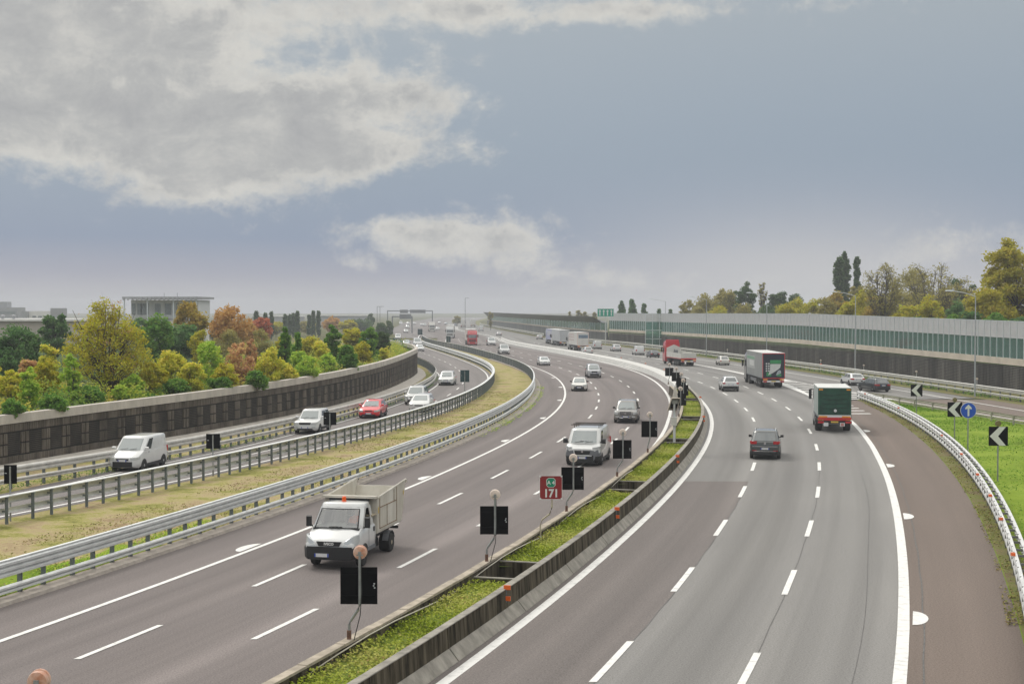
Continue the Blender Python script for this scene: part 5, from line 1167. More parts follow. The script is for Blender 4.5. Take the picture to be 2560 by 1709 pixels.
M_dteal=mat('trailer_door_navy',(.012,.018,.03),.4,0,.15,2); M_curt=mat('trailer_side_grey',(.24,.25,.245),.55,0,.14,.5); M_lred=mat('trim_red',(.50,.03,.04),.5)
r,d=lorry('long articulated lorry with a black rear door and a green food picture',15.5,DBL,M_curt,rearm=M_dteal,trim=M_lred,sidem=None,H=4.0); place(r,d,1929,968.5,0,0)
gp=mat('print_green',(.03,.24,.08),.5,0,.1); gw=mat('print_white',(.55,.56,.54),.5,0,.06); gg=mat('print_grey',(.32,.36,.38),.5,0,.2,3)
by=-d['L']/2-.04
b=MB(); b.box((.22,by,3.02),(1.25,.012,.42)); b.box((-.55,by,1.62),(.55,.012,.45)); b.box((.60,by,1.52),(.55,.012,.25)); b.build('print_green',gp,r)
b=MB(); b.prism([(-.40,2.78),(.82,2.78),(.74,2.35),(.35,2.05),(-.1,1.75),(-.62,1.5),(-.42,2.1)],'y',by-.012,by); 
for i in range(2):
    for j in range(4): b.box((-.82+i*.26,by-.004,2.0+j*.27),(.17,.012,.17))
b.build('print_white',gw,r)
b=MB(); b.prism([(.25,1.5),(.45,1.95),(.62,2.1),(.82,2.0),(.85,1.75),(.6,1.6)],'y',by-.022,by-.013); b.build('print_grey',gg,r)
for s in (-1,):
    x=s*(1.275+.008); b=MB(); b.box((x,1.4,2.75),(.012,6.6,1.5)); b.build('side_print',mat('side_print_pale',(.36,.37,.36),.5,0,.1,.8),r)
    b=MB(); b.box((x*1.006,1.4,3.25),(.012,6.2,.32)); b.build('side_print_green',mat('side_print_green',(.16,.33,.21),.5,0,.15,1),r); b=MB(); b.box((x*1.006,.6,2.65),(.012,3.4,.65)); b.build('side_print_white',gw,r)
# green canvas box truck
r,d=lorry('green canvas covered box truck with red rear beam in the right lane',8.6,WHITE2,mat('truck_canvas_side',(.33,.37,.35),.7,0,.14,1.2,stretch=(1,1,.3)),'canvas_truck',3.25,rearm=mat('green_canvas',(.006,.055,.032),.6,0,.35,1.6,bump=.5,bscale=4),trim=mat('green_canvas_edge',(.02,.085,.055),.6,0,.2),cabH=2.7,wing=False,W=2.36)
place(r,d,2083,1077.5,0,0); by=-d['L']/2
b=MB(); b.box((0,by-.05,1.20),(2.32,.05,.20)); b.build('tail_board',M_plate,r); b=MB(); b.box((0,by-.06,1.05),(2.36,.07,.16)); b.box((0,by-.05,.95),(1.6,.06,.1)); b.build('rear_beam',mat('beam_red',(.50,.02,.025),.5,0,.1),r)
b=MB()
for s in (1,-1): b.box((s*.82,by-.085,1.17),(.60,.02,.12)); b.box((s*.98,by-.06,3.15),(.28,.04,.10))
b.build('hazard_board',M_amb,r)
b=MB()
for x in (-.62,.55): b.box((x,by-.07,.62),(.34,.03,.26))
b.build('round_sign_plate',M_plate,r); b=MB(); b.box((.55,by-.09,.62),(.22,.01,.2)); b.build('plate_print',mat('faded_red',(.5,.2,.18),.5),r)
b=MB(); b.lathe([(.01,-.07),(.11,-.07),(.11,-.05),(.01,-.05)],(.05,by,1.62),'y',14); b.build('round_sticker',M_plate,r)
b=MB()
for s in (1,-1):
    for k in range(9): b.box((s*(.98+.02*math.sin(k)),by-.052,1.45+k*.18),(.05,.025,.05))
for k in range(5): b.tube([(-.92,by-.055,1.45+k*.34),(-.3,by-.075,1.38+k*.34+.05*math.sin(k)),(.4,by-.07,1.5+k*.32),(.92,by-.055,1.46+k*.34)],.018,4)
b.build('canvas_ropes',mat('canvas_fold',(.004,.035,.022),.7),r)
# red flatbed lorry
r,d=lorry('red flatbed lorry with pale drop sides and an empty bed',13.2,LRED,None,'flatbed_lorry',flat=True,cabH=3.75); place(r,d,1716,914.5,0,1)
F=d['L']/2; mw=mat('dropside_pale',(.55,.54,.50),.6,0,.1,.8)
b=MB(); b.box((0,-1.6,1.25),(2.5,10.0,.16)); b.build('bed',mw,r)
for s in (1,-1): b=MB(); b.box((s*1.24,-1.6,1.68),(.06,10.0,.78)); b.build('side_board',mw,r)
b=MB(); b.box((0,-6.58,1.68),(2.48,.06,.78)); b.build('tail_board',mw,r)
b=MB(); b.box((0,3.35,2.0),(2.48,.1,1.5)); b.prism([(-1.1,2.75),(1.1,2.75),(0,3.25)],'y',3.30,3.40); b.build('head_board',mw,r)
b=MB()
for s in (1,-1): b.box((s*1.275,-1.6,1.22),(.02,10.0,.14))
b.box((0,-6.63,1.2),(2.5,.05,.2)); b.build('red_beam',LRED,r)
b=MB(); b.box((0,F-1.3,3.72),(2.2,1.0,.12)); b.prism([(F-.9,3.4),(F-2.1,4.05),(F-2.15,3.4)],'x',-1.1,1.1); b.build('roof_deflector',LRED,r)
b=MB(); b.box((.2,2.6,1.9),(.5,.5,.9)); b.tube([(-.3,2.6,1.4),(-.1,2.4,2.5)],.08,6); b.build('crane_base',M_gplast,r)
# white lorries on the outbound side
r,d=lorry('white trailer lorry with a dark blue picture on its rear doors',14.5,WHITE2,mat('white_trailer',(.60,.58,.55),.6,0,.08,.6),det=False,trim=mat('trim_salmon',(.60,.38,.34),.5)); place(r,d,1455,876,0,-1)
by=-d['L']/2-.045
b=MB(); b.box((.05,by,3.2),(2.1,.012,.85)); b.build('rear_print',mat('print_blue_grey',(.13,.18,.24),.5,0,.3,2),r)
b=MB(); b.box((.05,by-.01,3.62),(2.1,.012,.25)); b.build('rear_print_band',gw,r)
b=MB()
for k,z in enumerate((2.95,2.3,3.5)): b.box((-1.29,1.0,z),(.012,7.5,.28))
b.build('side_print',mat('print_faded',(.50,.40,.38),.5,0,.2),r)
r,d=lorry('grey trailer lorry squeezed behind the white one on the outbound side',14.5,WHITE2,mat('grey_trailer',(.42,.43,.44),.6,0,.1,.5),det=False); place(r,d,1409,864.5,0,0)
r,d=lorry('lilac sided trailer lorry with pale rear doors on the outbound side',14.5,LBL,mat('lilac_curtain',(.33,.34,.48),.6,0,.12,.6),det=False,rearm=mat('pale_doors',(.52,.49,.46),.6,0,.06)); place(r,d,1390,860.5,0,0)
b=MB()
for y in (-3.2,.5): b.box((-1.29,y,2.9),(.012,1.9,1.2))
b.build('side_print',gw,r)
r,d=lorry('distant white lorry beside the far end of the canopy barrier',14.5,WHITE2,mat('white_trailer',(.6,.58,.55)),det=False); place(r,d,1182.7,817,0,0)
r,d=lorry('distant white lorry left of another far white lorry, going away',14.5,WHITE,mat('white_trailer',(.6,.58,.55)),det=False); place(r,d,1158,818,0,0)
# lorries coming towards the camera
r,d=lorry('red lorry cab with a pale trailer on the oncoming carriageway',14.5,LRED,mat('cream_trailer',(.55,.50,.47),.6,0,.1),det=True); place(r,d,1180.5,862.6,1,-2)
b=MB(); b.box((0,d['L']/2-.40,3.2),(1.7,.05,.22)); b.build('visor_stripe',gw,r)
r,d=lorry('white lorry behind the red one on the oncoming carriageway',14.5,WHITE,mat('white_trailer',(.6,.58,.55)),det=False); place(r,d,1125,845,1,-2)
r,d=lorry('distant cream lorry below the right gantry panel',14.5,CREAM,mat('cream_trailer',(.55,.50,.47)),det=False); place(r,d,1080,829,1,-2)
# open white pickup behind
r,d=V('bigvan','white dropside pickup ahead of the small white van on the oncoming carriageway',1261,885.4,1,0,col=WHITE,det=1,L=2.6,H=2.05,fa=.8,ra=2.2,rearwin=False,bump=(.24,.55),low=M_plast,mcol=M_plast)
b=MB(); b.box((0,-2.4,.95),(2.1,2.9,.12)); 
for s in (1,-1): b.box((s*1.04,-2.4,1.18),(.05,2.9,.4))
b.box((0,-3.84,1.18),(2.1,.05,.4)); b.build('load_bed',WHITE2,r); b=MB(); b.box((0,-2.4,.62),(.8,2.9,.2)); b.build('chassis',M_plast,r)
for s in (1,-1): wheel(r,s*.8,-2.9,.34,.3,False)
# ================================================================ TREES
G_=lambda *c:c
K_=1.9
def LM(n,cs,t=.45): return leafmat(n,[mul(c,K_) for c in cs],t)
FOL={
'yellowgreen':LM('leaf_yellow_green',[(.13,.10,.012),(.21,.19,.02),(.30,.25,.025),(.24,.27,.03),(.36,.28,.045)]),
'green':LM('leaf_green',[(.035,.08,.018),(.06,.13,.025),(.10,.18,.035),(.16,.22,.045)]),
'dark':LM('leaf_dark_green',[(.028,.06,.024),(.05,.10,.035),(.075,.135,.046),(.12,.17,.06)]),
'bright':LM('leaf_bright_green',[(.09,.17,.02),(.16,.26,.03),(.26,.34,.05),(.36,.36,.06)]),
'lime':LM('leaf_lime',[(.17,.20,.02),(.28,.30,.03),(.38,.35,.05),(.45,.36,.09)]),
'brown':LM('leaf_brown_ochre',[(.11,.085,.02),(.20,.15,.03),(.28,.20,.045),(.22,.21,.05)]),
'orange':LM('leaf_orange',[(.19,.11,.03),(.28,.155,.045),(.33,.20,.07),(.25,.18,.06)]),
'red':LM('leaf_red',[(.20,.06,.035),(.28,.09,.05),(.34,.15,.08)]),
'pink':LM('seed_head_rust',[(.20,.09,.05),(.30,.16,.09),(.36,.24,.12),(.30,.26,.06)]),
'poplar':LM('leaf_poplar',[(.035,.065,.03),(.055,.09,.036),(.085,.12,.045)]),
'ochre':LM('leaf_ochre',[(.13,.115,.015),(.20,.18,.022),(.28,.235,.035),(.23,.235,.035),(.33,.23,.045)]),
'sparse':LM('leaf_sparse_olive',[(.10,.09,.035),(.17,.155,.055),(.24,.21,.07),(.15,.14,.06)]),
}
M_bark=mat('bark_brown',(.075,.058,.042),.9,0,.3,4); M_barkg=mat('bark_grey',(.11,.095,.08),.9,0,.25,4)
def tree(name,label,cat,fol,H,R,base,seed,nclump=62,nleaf=4200,leaf=.16,stems=1,clump=.30,shape='round',parent_loc=(0,0,0),group=None,bark=None,twig=0,extra=None,trunkr=None):
    """root > trunk (stems, limbs and twigs), crown (leaf clusters round the limb ends)"""
    rg=np.random.default_rng(seed); root=thing(name,label,cat,parent_loc,0,group)
    cen=[]
    zc=(base+H)/2; hz=(H-base)/2
    while len(cen)<nclump:
        p=rg.normal(size=3); p/=np.linalg.norm(p); p*=(.35+.65*rg.random()**.5)
        z=zc+p[2]*hz; t=(z-base)/(H-base)
        if shape=='round': k=1
        elif shape=='column':
            z=base+(H-base)*rg.random(); t=(z-base)/(H-base); q=math.hypot(p[0],p[1])+1e-6; e=rg.random()**.5*.8; p=np.array([p[0]/q*e,p[1]/q*e,0]); k=min(1,.55+1.4*t)*(1.02-t)**.45
        elif shape=='dome': k=1.12*(1.02-t)**.55+.10
        elif shape=='cone': k=1.35*(1-t)**.8+.05
        elif shape=='vase': k=.35+.95*t
        elif shape=='loose': k=.55+.75*math.sin(math.pi*min(1,max(0,t*.9+.1)))
        else: k=1.15-.4*t
        cen.append((p[0]*R*k,p[1]*R*k,z,.7+.6*rg.random()))
    cen=np.array(cen)
    # wood
    b=MB(); tr=trunkr or H*.018
    st=[]
    for s in range(stems):
        a=2*math.pi*s/stems+rg.random(); sp_=(.12+.35*rg.random())*R if stems>1 else .06*R
        top=np.array([math.cos(a)*sp_*1.6,math.sin(a)*sp_*1.6,H*(.70+.22*rg.random())])
        bot=np.array([math.cos(a)*.12*stems**.5*.5,math.sin(a)*.12*stems**.5*.5,-.15]) if stems>1 else np.array([0,0,-.15])
        pts=[]
        for i in range(6):
            q=i/5; w=np.array([rg.normal()*.035*R,rg.normal()*.035*R,0])*(0<i<5)
            pts.append(bot+(top-bot)*np.array([q**1.3,q**1.3,q])+w)
        rr_=tr*(1.0 if stems==1 else .75); b.tube(pts,[rr_*(1-.85*i/5) for i in range(6)],6); st.append(np.array(pts))
    ends=[]
    for c in cen:
        s=st[int(rg.integers(len(st)))] if stems==1 else min(st,key=lambda s_:np.min(np.linalg.norm(s_-c[:3],axis=1))+rg.random()*.4*R)
        zz_=c[2]-(.25+.4*rg.random())*np.hypot(c[0],c[1])-.15*H*rg.random(); zz_=min(max(zz_,H*.10),H*.85)
        i=int(np.argmin(np.abs(s[:,2]-zz_))); p0=s[i]; mid=(p0+c[:3])/2+np.array([0,0,-.04*H*rg.random()])+rg.normal(size=3)*.05*R
        r0=tr*.30; b.tube([p0,mid,c[:3]],[r0,r0*.6,r0*.22],4)
        for k in range(twig):
            d=rg.normal(size=3); d[2]=abs(d[2])*1.1; d/=np.linalg.norm(d); q0=mid+(c[:3]-mid)*rg.random(); q1=q0+d*R*(.14+.22*rg.random()); b.tube([q0,(q0+q1)/2+rg.normal(size=3)*.02*R,q1],[r0*.35,r0*.22,r0*.10],3); ends.append(q1)
    b.build('trunk',bark or M_bark,root,60,recalc=False)
    # leaves
    pick=rg.integers(0,len(cen),nleaf); d=rg.normal(size=(nleaf,3)); d/=np.linalg.norm(d,axis=1)[:,None]; d*=(rg.random(nleaf)**.45)[:,None]
    cr=clump*R*cen[pick,3]; vert=1.0 if shape in('column',) else .75
    pts=cen[pick,:3]+d*np.stack([cr,cr,cr*vert*(1.6 if shape=='column' else 1)],1)+rg.normal(size=(nleaf,3))*.03*R
    cs=rg.random(len(cen)); sh=.10+.32*cs[pick]+.58*rg.random(nleaf)
    pts[:,2]=np.maximum(pts[:,2],.05)
    leafcloud('crown',pts,leaf,sh,FOL[fol],root,.35,seed)
    if extra:
        n=extra[1]; pk=rg.integers(0,len(cen),max(4,n//40)); ii=rg.integers(0,len(pk),n); q=cen[pk][ii,:3]+np.array([0,0,clump*R*.7])+rg.normal(size=(n,3))*np.array([.10*R,.10*R,.06*R])
        leafcloud('seed_heads',q,leaf*.7,rg.random(n),FOL[extra[0]],root,.2,seed+1)
    return root
def ground_at(u,vb,y):
    z=CAM_H+(776-vb)*y/FPX; return Vector(((u-1280)/FPX*y,y,z))
def T(name,label,fol,u,vt,vb,wpx,y,seed,zg=None,**kw):
    """tree whose crown spans photo rows vt..vb at distance y, wpx wide; it stands on the bank"""
    zt=CAM_H+(776-vt)*y/FPX; zg=2.75 if zg is None else zg; H=zt-zg; R=wpx/FPX*y/2
    kw.setdefault('base',H*.18); kw.setdefault('clump',.36)
    base=kw.pop('base'); 
    k=R/(1+kw['clump']*.75)
    Hc=H-kw['clump']*R*.35
    return tree(name,label,kw.pop('cat','tree'),fol,Hc,k,base,seed,parent_loc=((u-1280)/FPX*y,y,zg),group=kw.pop('group','trees and shrubs behind the retaining wall'),**kw)
# --- left bank
T('tree','tall loose yellow green tree with many thin stems behind the retaining wall','yellowgreen',268,742,1000,275,100,11,stems=13,base=.9,nclump=170,nleaf=10500,leaf=.09,clump=.14,shape='dome',twig=3,extra=('pink',500),trunkr=.11)
T('shrub','dark green rounded bush at the left picture edge','dark',42,812,905,150,128,12,base=.3,nleaf=6500,leaf=.15,cat='shrub')
T('tree','dark green tree right of the low warehouse','dark',135,776,870,85,165,13,base=.8,nleaf=4500,leaf=.17)
T('tree','mid green tree below the office building','green',388,786,885,105,150,14,base=.5,nleaf=5200,leaf=.16)
T('tree','bluish green tree under the rounded brown tree','dark',455,806,890,120,160,15,base=.5,nleaf=5000,leaf=.17)
T('tree','rounded brown ochre tree in front of the office building','brown',474,750,840,100,190,16,base=2.0,nleaf=6000,leaf=.18,clump=.34)
T('tree','broad orange autumn tree right of the rounded brown tree','orange',574,762,850,118,205,17,base=1.0,nleaf=6500,leaf=.19)
T('tree','small red autumn tree right of the orange tree','red',655,791,838,66,255,18,base=.5,nleaf=3200,leaf=.2)
T('tree','thin orange brown tree between the orange and the red tree','orange',618,792,850,60,230,19,base=.5,nleaf=2400,leaf=.19)
T('conifer','narrow dark green conifer like tree before the hazy poplars','green',712,812,920,44,132,20,base=.3,nleaf=3600,leaf=.13,shape='cone',stems=1)
T('conifer','second dark green conifer, shorter and leaning right','green',744,832,935,46,128,21,base=.3,nleaf=3400,leaf=.13,shape='cone')
T('tree','upright bright green tree near the end of the bank','green',830,808,910,54,150,22,base=.6,nleaf=5200,leaf=.14,shape='vase')
T('shrub','dense dark green conical bush close to the wall end','green',868,852,925,62,137,23,base=.1,nleaf=6000,leaf=.12,shape='cone',cat='shrub')
T('tree','green tree at the right end of the bank','green',925,812,908,62,162,24,base=.4,nleaf=5200,leaf=.15)
T('tree','grey green tree at the very end of the bank','poplar',955,826,895,46,185,25,base=.4,nleaf=3800,leaf=.16)
T('tree','olive yellow tree behind the end of the bank','yellowgreen',885,816,900,70,190,26,base=.6,nleaf=4200,leaf=.17)
T('tree','pale yellow green tree behind the conifers','yellowgreen',775,836,910,80,165,27,base=.4,nleaf=4200,leaf=.16)
SHR=[('lime',28,925,1010,70,88,'lime green leafy shrub at the left picture edge behind the wall'),('bright',70,915,1018,60,86,'bushy bright green shrub left of the tall loose tree'),('yellowgreen',115,890,1010,80,94,'yellow green shrub in the gap left of the tall loose tree'),
('bright',176,880,1000,56,92,'upright green sumac shrub in front of the tall loose tree'),('pink',70,890,960,70,97,'rusty seed headed shrub left of the tall loose tree'),('lime',120,848,905,70,108,'arching yellow leaved shrub beneath the dark green tree'),
('bright',330,930,1000,70,98,'low bright green shrub at the foot of the tall loose tree'),('yellowgreen',385,900,985,80,100,'yellow green shrub right of the tall loose tree'),('lime',430,868,960,90,106,'golden yellow shrub below the bluish green tree'),
('bright',520,846,938,92,110,'large bright green sumac shrub in the middle of the bank'),('lime',480,900,968,80,104,'lime shrub left of the bright sumac'),('pink',600,842,950,90,112,'large rust coloured seeded shrub below the orange tree'),
('yellowgreen',560,905,958,80,106,'low yellowish shrub below the bright sumac'),('lime',668,862,952,90,114,'bright lime sumac shrub right of the rusty shrub'),('green',640,925,962,70,109,'low dark green shrub along the coping in the middle'),
('pink',628,842,905,50,125,'second rusty shrub behind the lime sumac'),('lime',715,905,950,70,118,'yellow shrub at the foot of the conifers'),('bright',770,890,942,70,122,'green shrub between the conifers and the conical bush'),
('lime',800,845,905,60,140,'golden shrub left of the upright bright green tree'),('yellowgreen',905,850,908,60,150,'olive shrub behind the conical bush'),('bright',745,870,940,60,126,'light green shrub behind the second conifer'),
('bright',820,880,922,56,134,'small green shrub left of the conical bush'),('lime',960,868,900,36,165,'last small yellow shrub at the wall end'),('dark',20,880,960,70,112,'dark leafy shrub under the rounded bush at the left edge'),
('green',225,965,1010,80,92,'low green undergrowth shrub at the coping below the tall loose tree'),('green',130,985,1025,80,84,'low green undergrowth shrub at the coping on the left'),('bright',300,962,1000,60,95,'small leafy shrub by the thin stems of the tall loose tree'),
('green',30,995,1040,70,80,'low dark ivy shrub at the coping in the left corner'),('green',440,945,975,80,101,'low green shrub along the coping below the golden shrub'),('green',548,935,962,70,105,'low green shrub along the coping near the middle'),
('yellowgreen',500,812,880,70,150,'hazy yellow green shrub below the brown tree'),('sparse',565,820,885,90,165,'greyish olive shrub below the orange tree'),('sparse',650,822,880,70,175,'greyish shrub below the red tree'),('yellowgreen',700,836,890,50,160,'yellowish shrub left of the narrow conifer'),
('yellowgreen',-30,900,1020,90,92,'yellow shrub cut by the left picture edge'),('green',360,985,1000,60,97,'low leafy shrub right of the stems at the coping')]
for i,(f,u,vt,vb,w,y,l) in enumerate(SHR):
    T('shrub',l,f,u,vt,vb,w,y,60+i,base=.15,nleaf=4200 if w>60 else 3200,leaf=.10 if f in('lime','bright') else .088,nclump=44,clump=.36,shape='bush',stems=4,cat='shrub',twig=1 if f in('pink','lime') else 0,trunkr=.045,bark=M_barkg)
# hazy poplars and trees beyond
for i,(u,vt,w,l) in enumerate(((641,781,18,'hazy poplar above the red tree'),(663,784,12,'slim hazy poplar right of the red tree'),(679,781,16,'hazy poplar above the red and conifer trees'),(713,783,15,'first of the hazy poplars behind the narrow conifer'),(724,787,12,'shorter hazy poplar between two taller ones'),(733,784,13,'third hazy poplar in the row'),(743,779,17,'tallest hazy poplar in the middle of the row'),(773,788,14,'pale hazy poplar left of the pair'),(783,778,15,'left one of the tall hazy poplar pair'),(796,777,16,'right one of the tall hazy poplar pair'))):
    T('poplar',l,'poplar',u,vt,840,w,430+i*6,100+i,zg=-.1,base=1.0,nleaf=1400,leaf=.5,nclump=40,clump=.42,shape='column',group='hazy poplars on the left')
for i,(u,vt,w,y,f,l) in enumerate(((830,792,60,520,'orange','hazy orange tree right of the poplars'),(870,798,50,480,'yellowgreen','hazy yellow tree left of the gantry'),(905,795,70,560,'poplar','hazy grey tree left of the gantry'),(925,783,26,640,'poplar','blurred tall tree in the haze left of the gantry'),(690,800,60,480,'yellowgreen','hazy yellowish tree at the foot of the poplars'),(770,802,60,500,'sparse','hazy olive tree between the poplars'),(955,806,30,420,'poplar','grey green tree beside the distant slip road'),(972,801,22,430,'poplar','small grey tree beside the distant slip road'),(1143,789,26,820,'sparse','single pale tree in the haze right of the gantry'),(590,798,60,420,'sparse','hazy tree behind the orange tree'),(350,790,60,260,'green','tree partly behind the tall loose tree, left of the office'),(540,796,40,340,'poplar','hazy green tree right of the office building'))):
    T('tree',l,f,u,vt,835,w,y,130+i,zg=-.1,base=1.5,nleaf=2200,leaf=.42,nclump=30,clump=.36,group='hazy trees on the left')
# --- right bank
RB=dict(zg=2.9,group='trees behind the noise barrier')
_T0=T
def T(name,label,fol,u,vt,vb,wpx,y,seed,zg=None,**kw):
    if zg==2.9 and 'twig' not in kw: kw['nleaf']=int(kw['nleaf']*1.5); kw.setdefault('nclump',64); wpx*=1.25; kw['base']=min(kw['base'],.6)
    elif zg==2.9 and kw.get('twig')==14: kw['nleaf']=int(kw['nleaf']*1.6); kw['nclump']=85
    return _T0(name,label,fol,u,vt,vb,wpx,y,seed,zg=zg,**kw)
T('tree','huge ochre yellow tree at the right picture edge','ochre',2535,590,830,225,185,201,base=1.0,nclump=90,nleaf=16000,leaf=.22,clump=.24,shape='bush',twig=1,**RB)
T('tree','smaller ochre tree at the foot of the huge yellow one','ochre',2470,705,830,110,180,202,base=.5,nleaf=6000,leaf=.2,**RB)
T('poplar','tall dark poplar, left and broadest of three','poplar',2096,648,800,44,335,203,base=1.5,nleaf=4200,leaf=.34,nclump=60,clump=.36,shape='column',**RB)
T('poplar','tallest dark poplar just behind the broad one','poplar',2113,630,800,34,340,204,base=1.5,nleaf=3400,leaf=.34,nclump=60,clump=.36,shape='column',**RB)
T('poplar','third dark poplar, right of the tall pair','poplar',2141,650,800,34,330,205,base=1.5,nleaf=3000,leaf=.34,nclump=50,clump=.36,shape='column',**RB)
bare=dict(stems=6,twig=14,clump=.25,bark=M_barkg)
T('tree','half bare tree with thin upright limbs right of the poplars','sparse',2205,650,800,130,225,206,base=3.5,nclump=60,nleaf=1500,leaf=.16,shape='vase',**bare,**RB)
T('tree','dense grey green tree behind the half bare trees','sparse',2275,658,800,115,275,207,base=1.5,nleaf=6000,leaf=.22,**RB)
T('tree','bare tree with scattered yellow leaves in the middle of the right bank','sparse',2325,652,800,160,230,208,base=3.0,nclump=60,nleaf=1700,leaf=.16,shape='vase',**bare,**RB)
T('tree','round topped dark tree left of the huge yellow tree','poplar',2405,684,800,85,265,209,base=1.5,nleaf=4500,leaf=.2,**RB)
T('tree','thin bare tree before the round topped dark tree','sparse',2390,686,800,125,220,210,base=2.0,nclump=50,nleaf=1500,leaf=.15,shape='vase',**bare,**RB)
T('tree','yellow green bush tree with golden leaves beside the street lamp','yellowgreen',2325,742,800,75,212,211,base=.5,nleaf=4000,leaf=.17,**RB)
T('tree','yellowish tree below the dark poplars','yellowgreen',2165,720,800,80,260,212,base=.6,nleaf=5000,leaf=.2,**RB)
T('tree','brownish tree left of the dark poplars','brown',2090,728,800,60,280,213,base=.6,nleaf=4200,leaf=.22,**RB)
T('tree','olive tree in front of the poplars\' right side','sparse',2140,705,800,50,300,214,base=.6,nleaf=3600,leaf=.22,**RB)
T('tree','yellow green tree behind the second street lamp','yellowgreen',2035,740,800,50,290,215,base=.6,nleaf=3400,leaf=.22,**RB)
T('tree','pale yellow tree left of the second street lamp','yellowgreen',1995,742,800,60,300,216,base=.6,nleaf=3400,leaf=.22,**RB)
T('tree','hazy dark tree between the yellow trees','poplar',1985,731,800,46,340,217,base=.6,nleaf=3000,leaf=.24,**RB)
T('tree','grey green spreading tree above the trailer lorry','poplar',1942,716,800,56,330,218,base=2,nleaf=4000,leaf=.24,**RB)
T('tree','thin bare tree standing between two grey green trees','sparse',1906,702,800,30,330,219,base=4,nclump=30,nleaf=500,leaf=.2,shape='vase',**bare,**RB)
T('tree','tall grey green tree left of the thin bare one','poplar',1862,701,800,54,335,220,base=1.5,nleaf=4500,leaf=.24,**RB)
T('tree','olive grey tree beside the tall grey green one','sparse',1815,718,800,66,345,221,base=1.2,nleaf=4500,leaf=.24,**RB)
T('tree','broad hazy tree left of the olive grey tree','sparse',1770,730,800,70,350,222,base=1.2,nleaf=4500,leaf=.24,**RB)
T('tree','leftmost loose tree of the group behind the noise barrier','sparse',1722,748,800,50,355,223,base=1.2,nleaf=2600,leaf=.24,clump=.24,**RB)
for i,(u,vt,w,y,f,l) in enumerate(((1745,762,60,340,'sparse','low olive bush tree under the broad hazy tree'),(1800,758,70,318,'yellowgreen','low yellow green bush tree under the olive grey tree'),(1860,755,60,305,'sparse','low bush tree under the tall grey green tree'),(1920,758,70,290,'poplar','low dark bush tree right of the thin bare tree'),(1965,752,60,285,'yellowgreen','low yellow bush tree left of the pale yellow tree'),(2065,742,60,255,'sparse','low olive bush tree before the brownish tree'),(2120,748,60,250,'yellowgreen','low yellow bush tree at the foot of the poplars'),(2190,728,70,240,'brown','brown bush tree behind the half bare tree'),(2255,712,80,250,'sparse','tall olive bush tree left of the bare tree'),(2300,722,70,240,'sparse','olive bush tree behind the golden leaved one'),(2370,718,70,235,'sparse','olive bush tree beside the round topped dark tree'),(2425,722,70,230,'brown','brownish bush tree left of the huge yellow tree'),(2395,750,70,205,'dark','dark low bush tree under the round topped one'),(2262,752,70,210,'yellowgreen','low golden bush tree below the dense grey green tree'))):
    T('tree',l,f,u,vt,800,w,y,300+i,base=.3,nleaf=3200,leaf=.19,shape='bush',**RB)
for i,(u,vt,w,l) in enumerate(((1554,747,30,'left one of the hazy pines behind the lane sign'),(1580,745,38,'tallest hazy pine behind the lane sign'),(1610,759,34,'spreading hazy pine right of the tallest one'),(1648,770,22,'low hazy pine at the foot of a street lamp'),(1676,772,18,'smallest hazy pine before the leafy trees'))):
    T('pine',l,'dark',u,vt,800,w,430+6*i,240+i,zg=-.1,base=2,nleaf=3200,leaf=.4,nclump=50,clump=.3,shape='cone',group='hazy pines')
for i,(u,vt,w,l) in enumerate(((1422,779,14,'small round hazy bush above the canopy barrier'),(1462,777,18,'larger round hazy bush above the canopy barrier'),(1487,781,14,'round hazy bush next to the lane sign'),(1447,774,20,'pale yellow hazy tree above the canopy barrier'),(1227,773,12,'pale hazy tree above the canopy tip'))):
    T('tree',l,'sparse',u,vt,815,w,600+10*i,250+i,zg=-.1,base=2,nleaf=1200,leaf=.5,nclump=22,clump=.4,group='hazy trees above the canopy barrier')
UN=[(2560,2630,170,'dark'),(2490,770,172,'green'),(2430,770,176,'dark'),(2370,775,182,'green'),(2310,778,190,'dark'),(2240,778,200,'green'),(2180,778,212,'dark'),(2120,780,225,'green'),(2060,780,245,'green'),(2000,780,262,'dark'),(1940,780,285,'green'),(1870,780,310,'green')]
for i,(u,vt,y,f) in enumerate(UN):
    if i==0: vt=770
    T('shrub','undergrowth bush seen through the teal glass, '+['at the picture edge','second from the edge','third from the edge','before the nearest lamp','left of the nearest lamp','below the golden leaved tree','below the dense grey green tree','below the half bare tree','left of the second lamp','below the pale yellow tree','above the trailer lorry','left above the trailer lorry'][i],f,u,vt+6,880,90,y,270+i,zg=2.9,base=.1,nleaf=4200,leaf=.2,nclump=34,clump=.34,shape='bush',cat='shrub',group='undergrowth behind the noise barrier')
# undergrowth carpet on the left bank and weeds along rails
M_mix=LM('undergrowth_mix',[(.05,.10,.02),(.10,.17,.03),(.18,.24,.04),(.27,.28,.04),(.34,.30,.06),(.30,.20,.08)])
rg=np.random.default_rng(5); nc=420; cy_=66+rg.random(nc)**1.3*175; co=np.array([O_WL(float(q)) for q in cy_])-1.3-rg.random(nc)**1.4*24; ch=.5+1.7*rg.random(nc)**1.5; cr=.6+1.1*rg.random(nc); cc=rg.random(nc)
n=85000; pk=rg.integers(0,nc,n); d=rg.normal(size=(n,3)); d/=np.linalg.norm(d,axis=1)[:,None]; d*=rg.random(n)[:,None]**.4; d[:,2]=np.abs(d[:,2])
yy=cy_[pk]+d[:,1]*cr[pk]; xx=np.array([X0(a)+o*math.sqrt(1+S0(a)**2) for a,o in zip(cy_,co)])[pk]+d[:,0]*cr[pk]
wx=np.array([P(O_WL,float(a)).x for a in np.clip(yy,60,255)]); xx=np.minimum(xx,wx-.15)
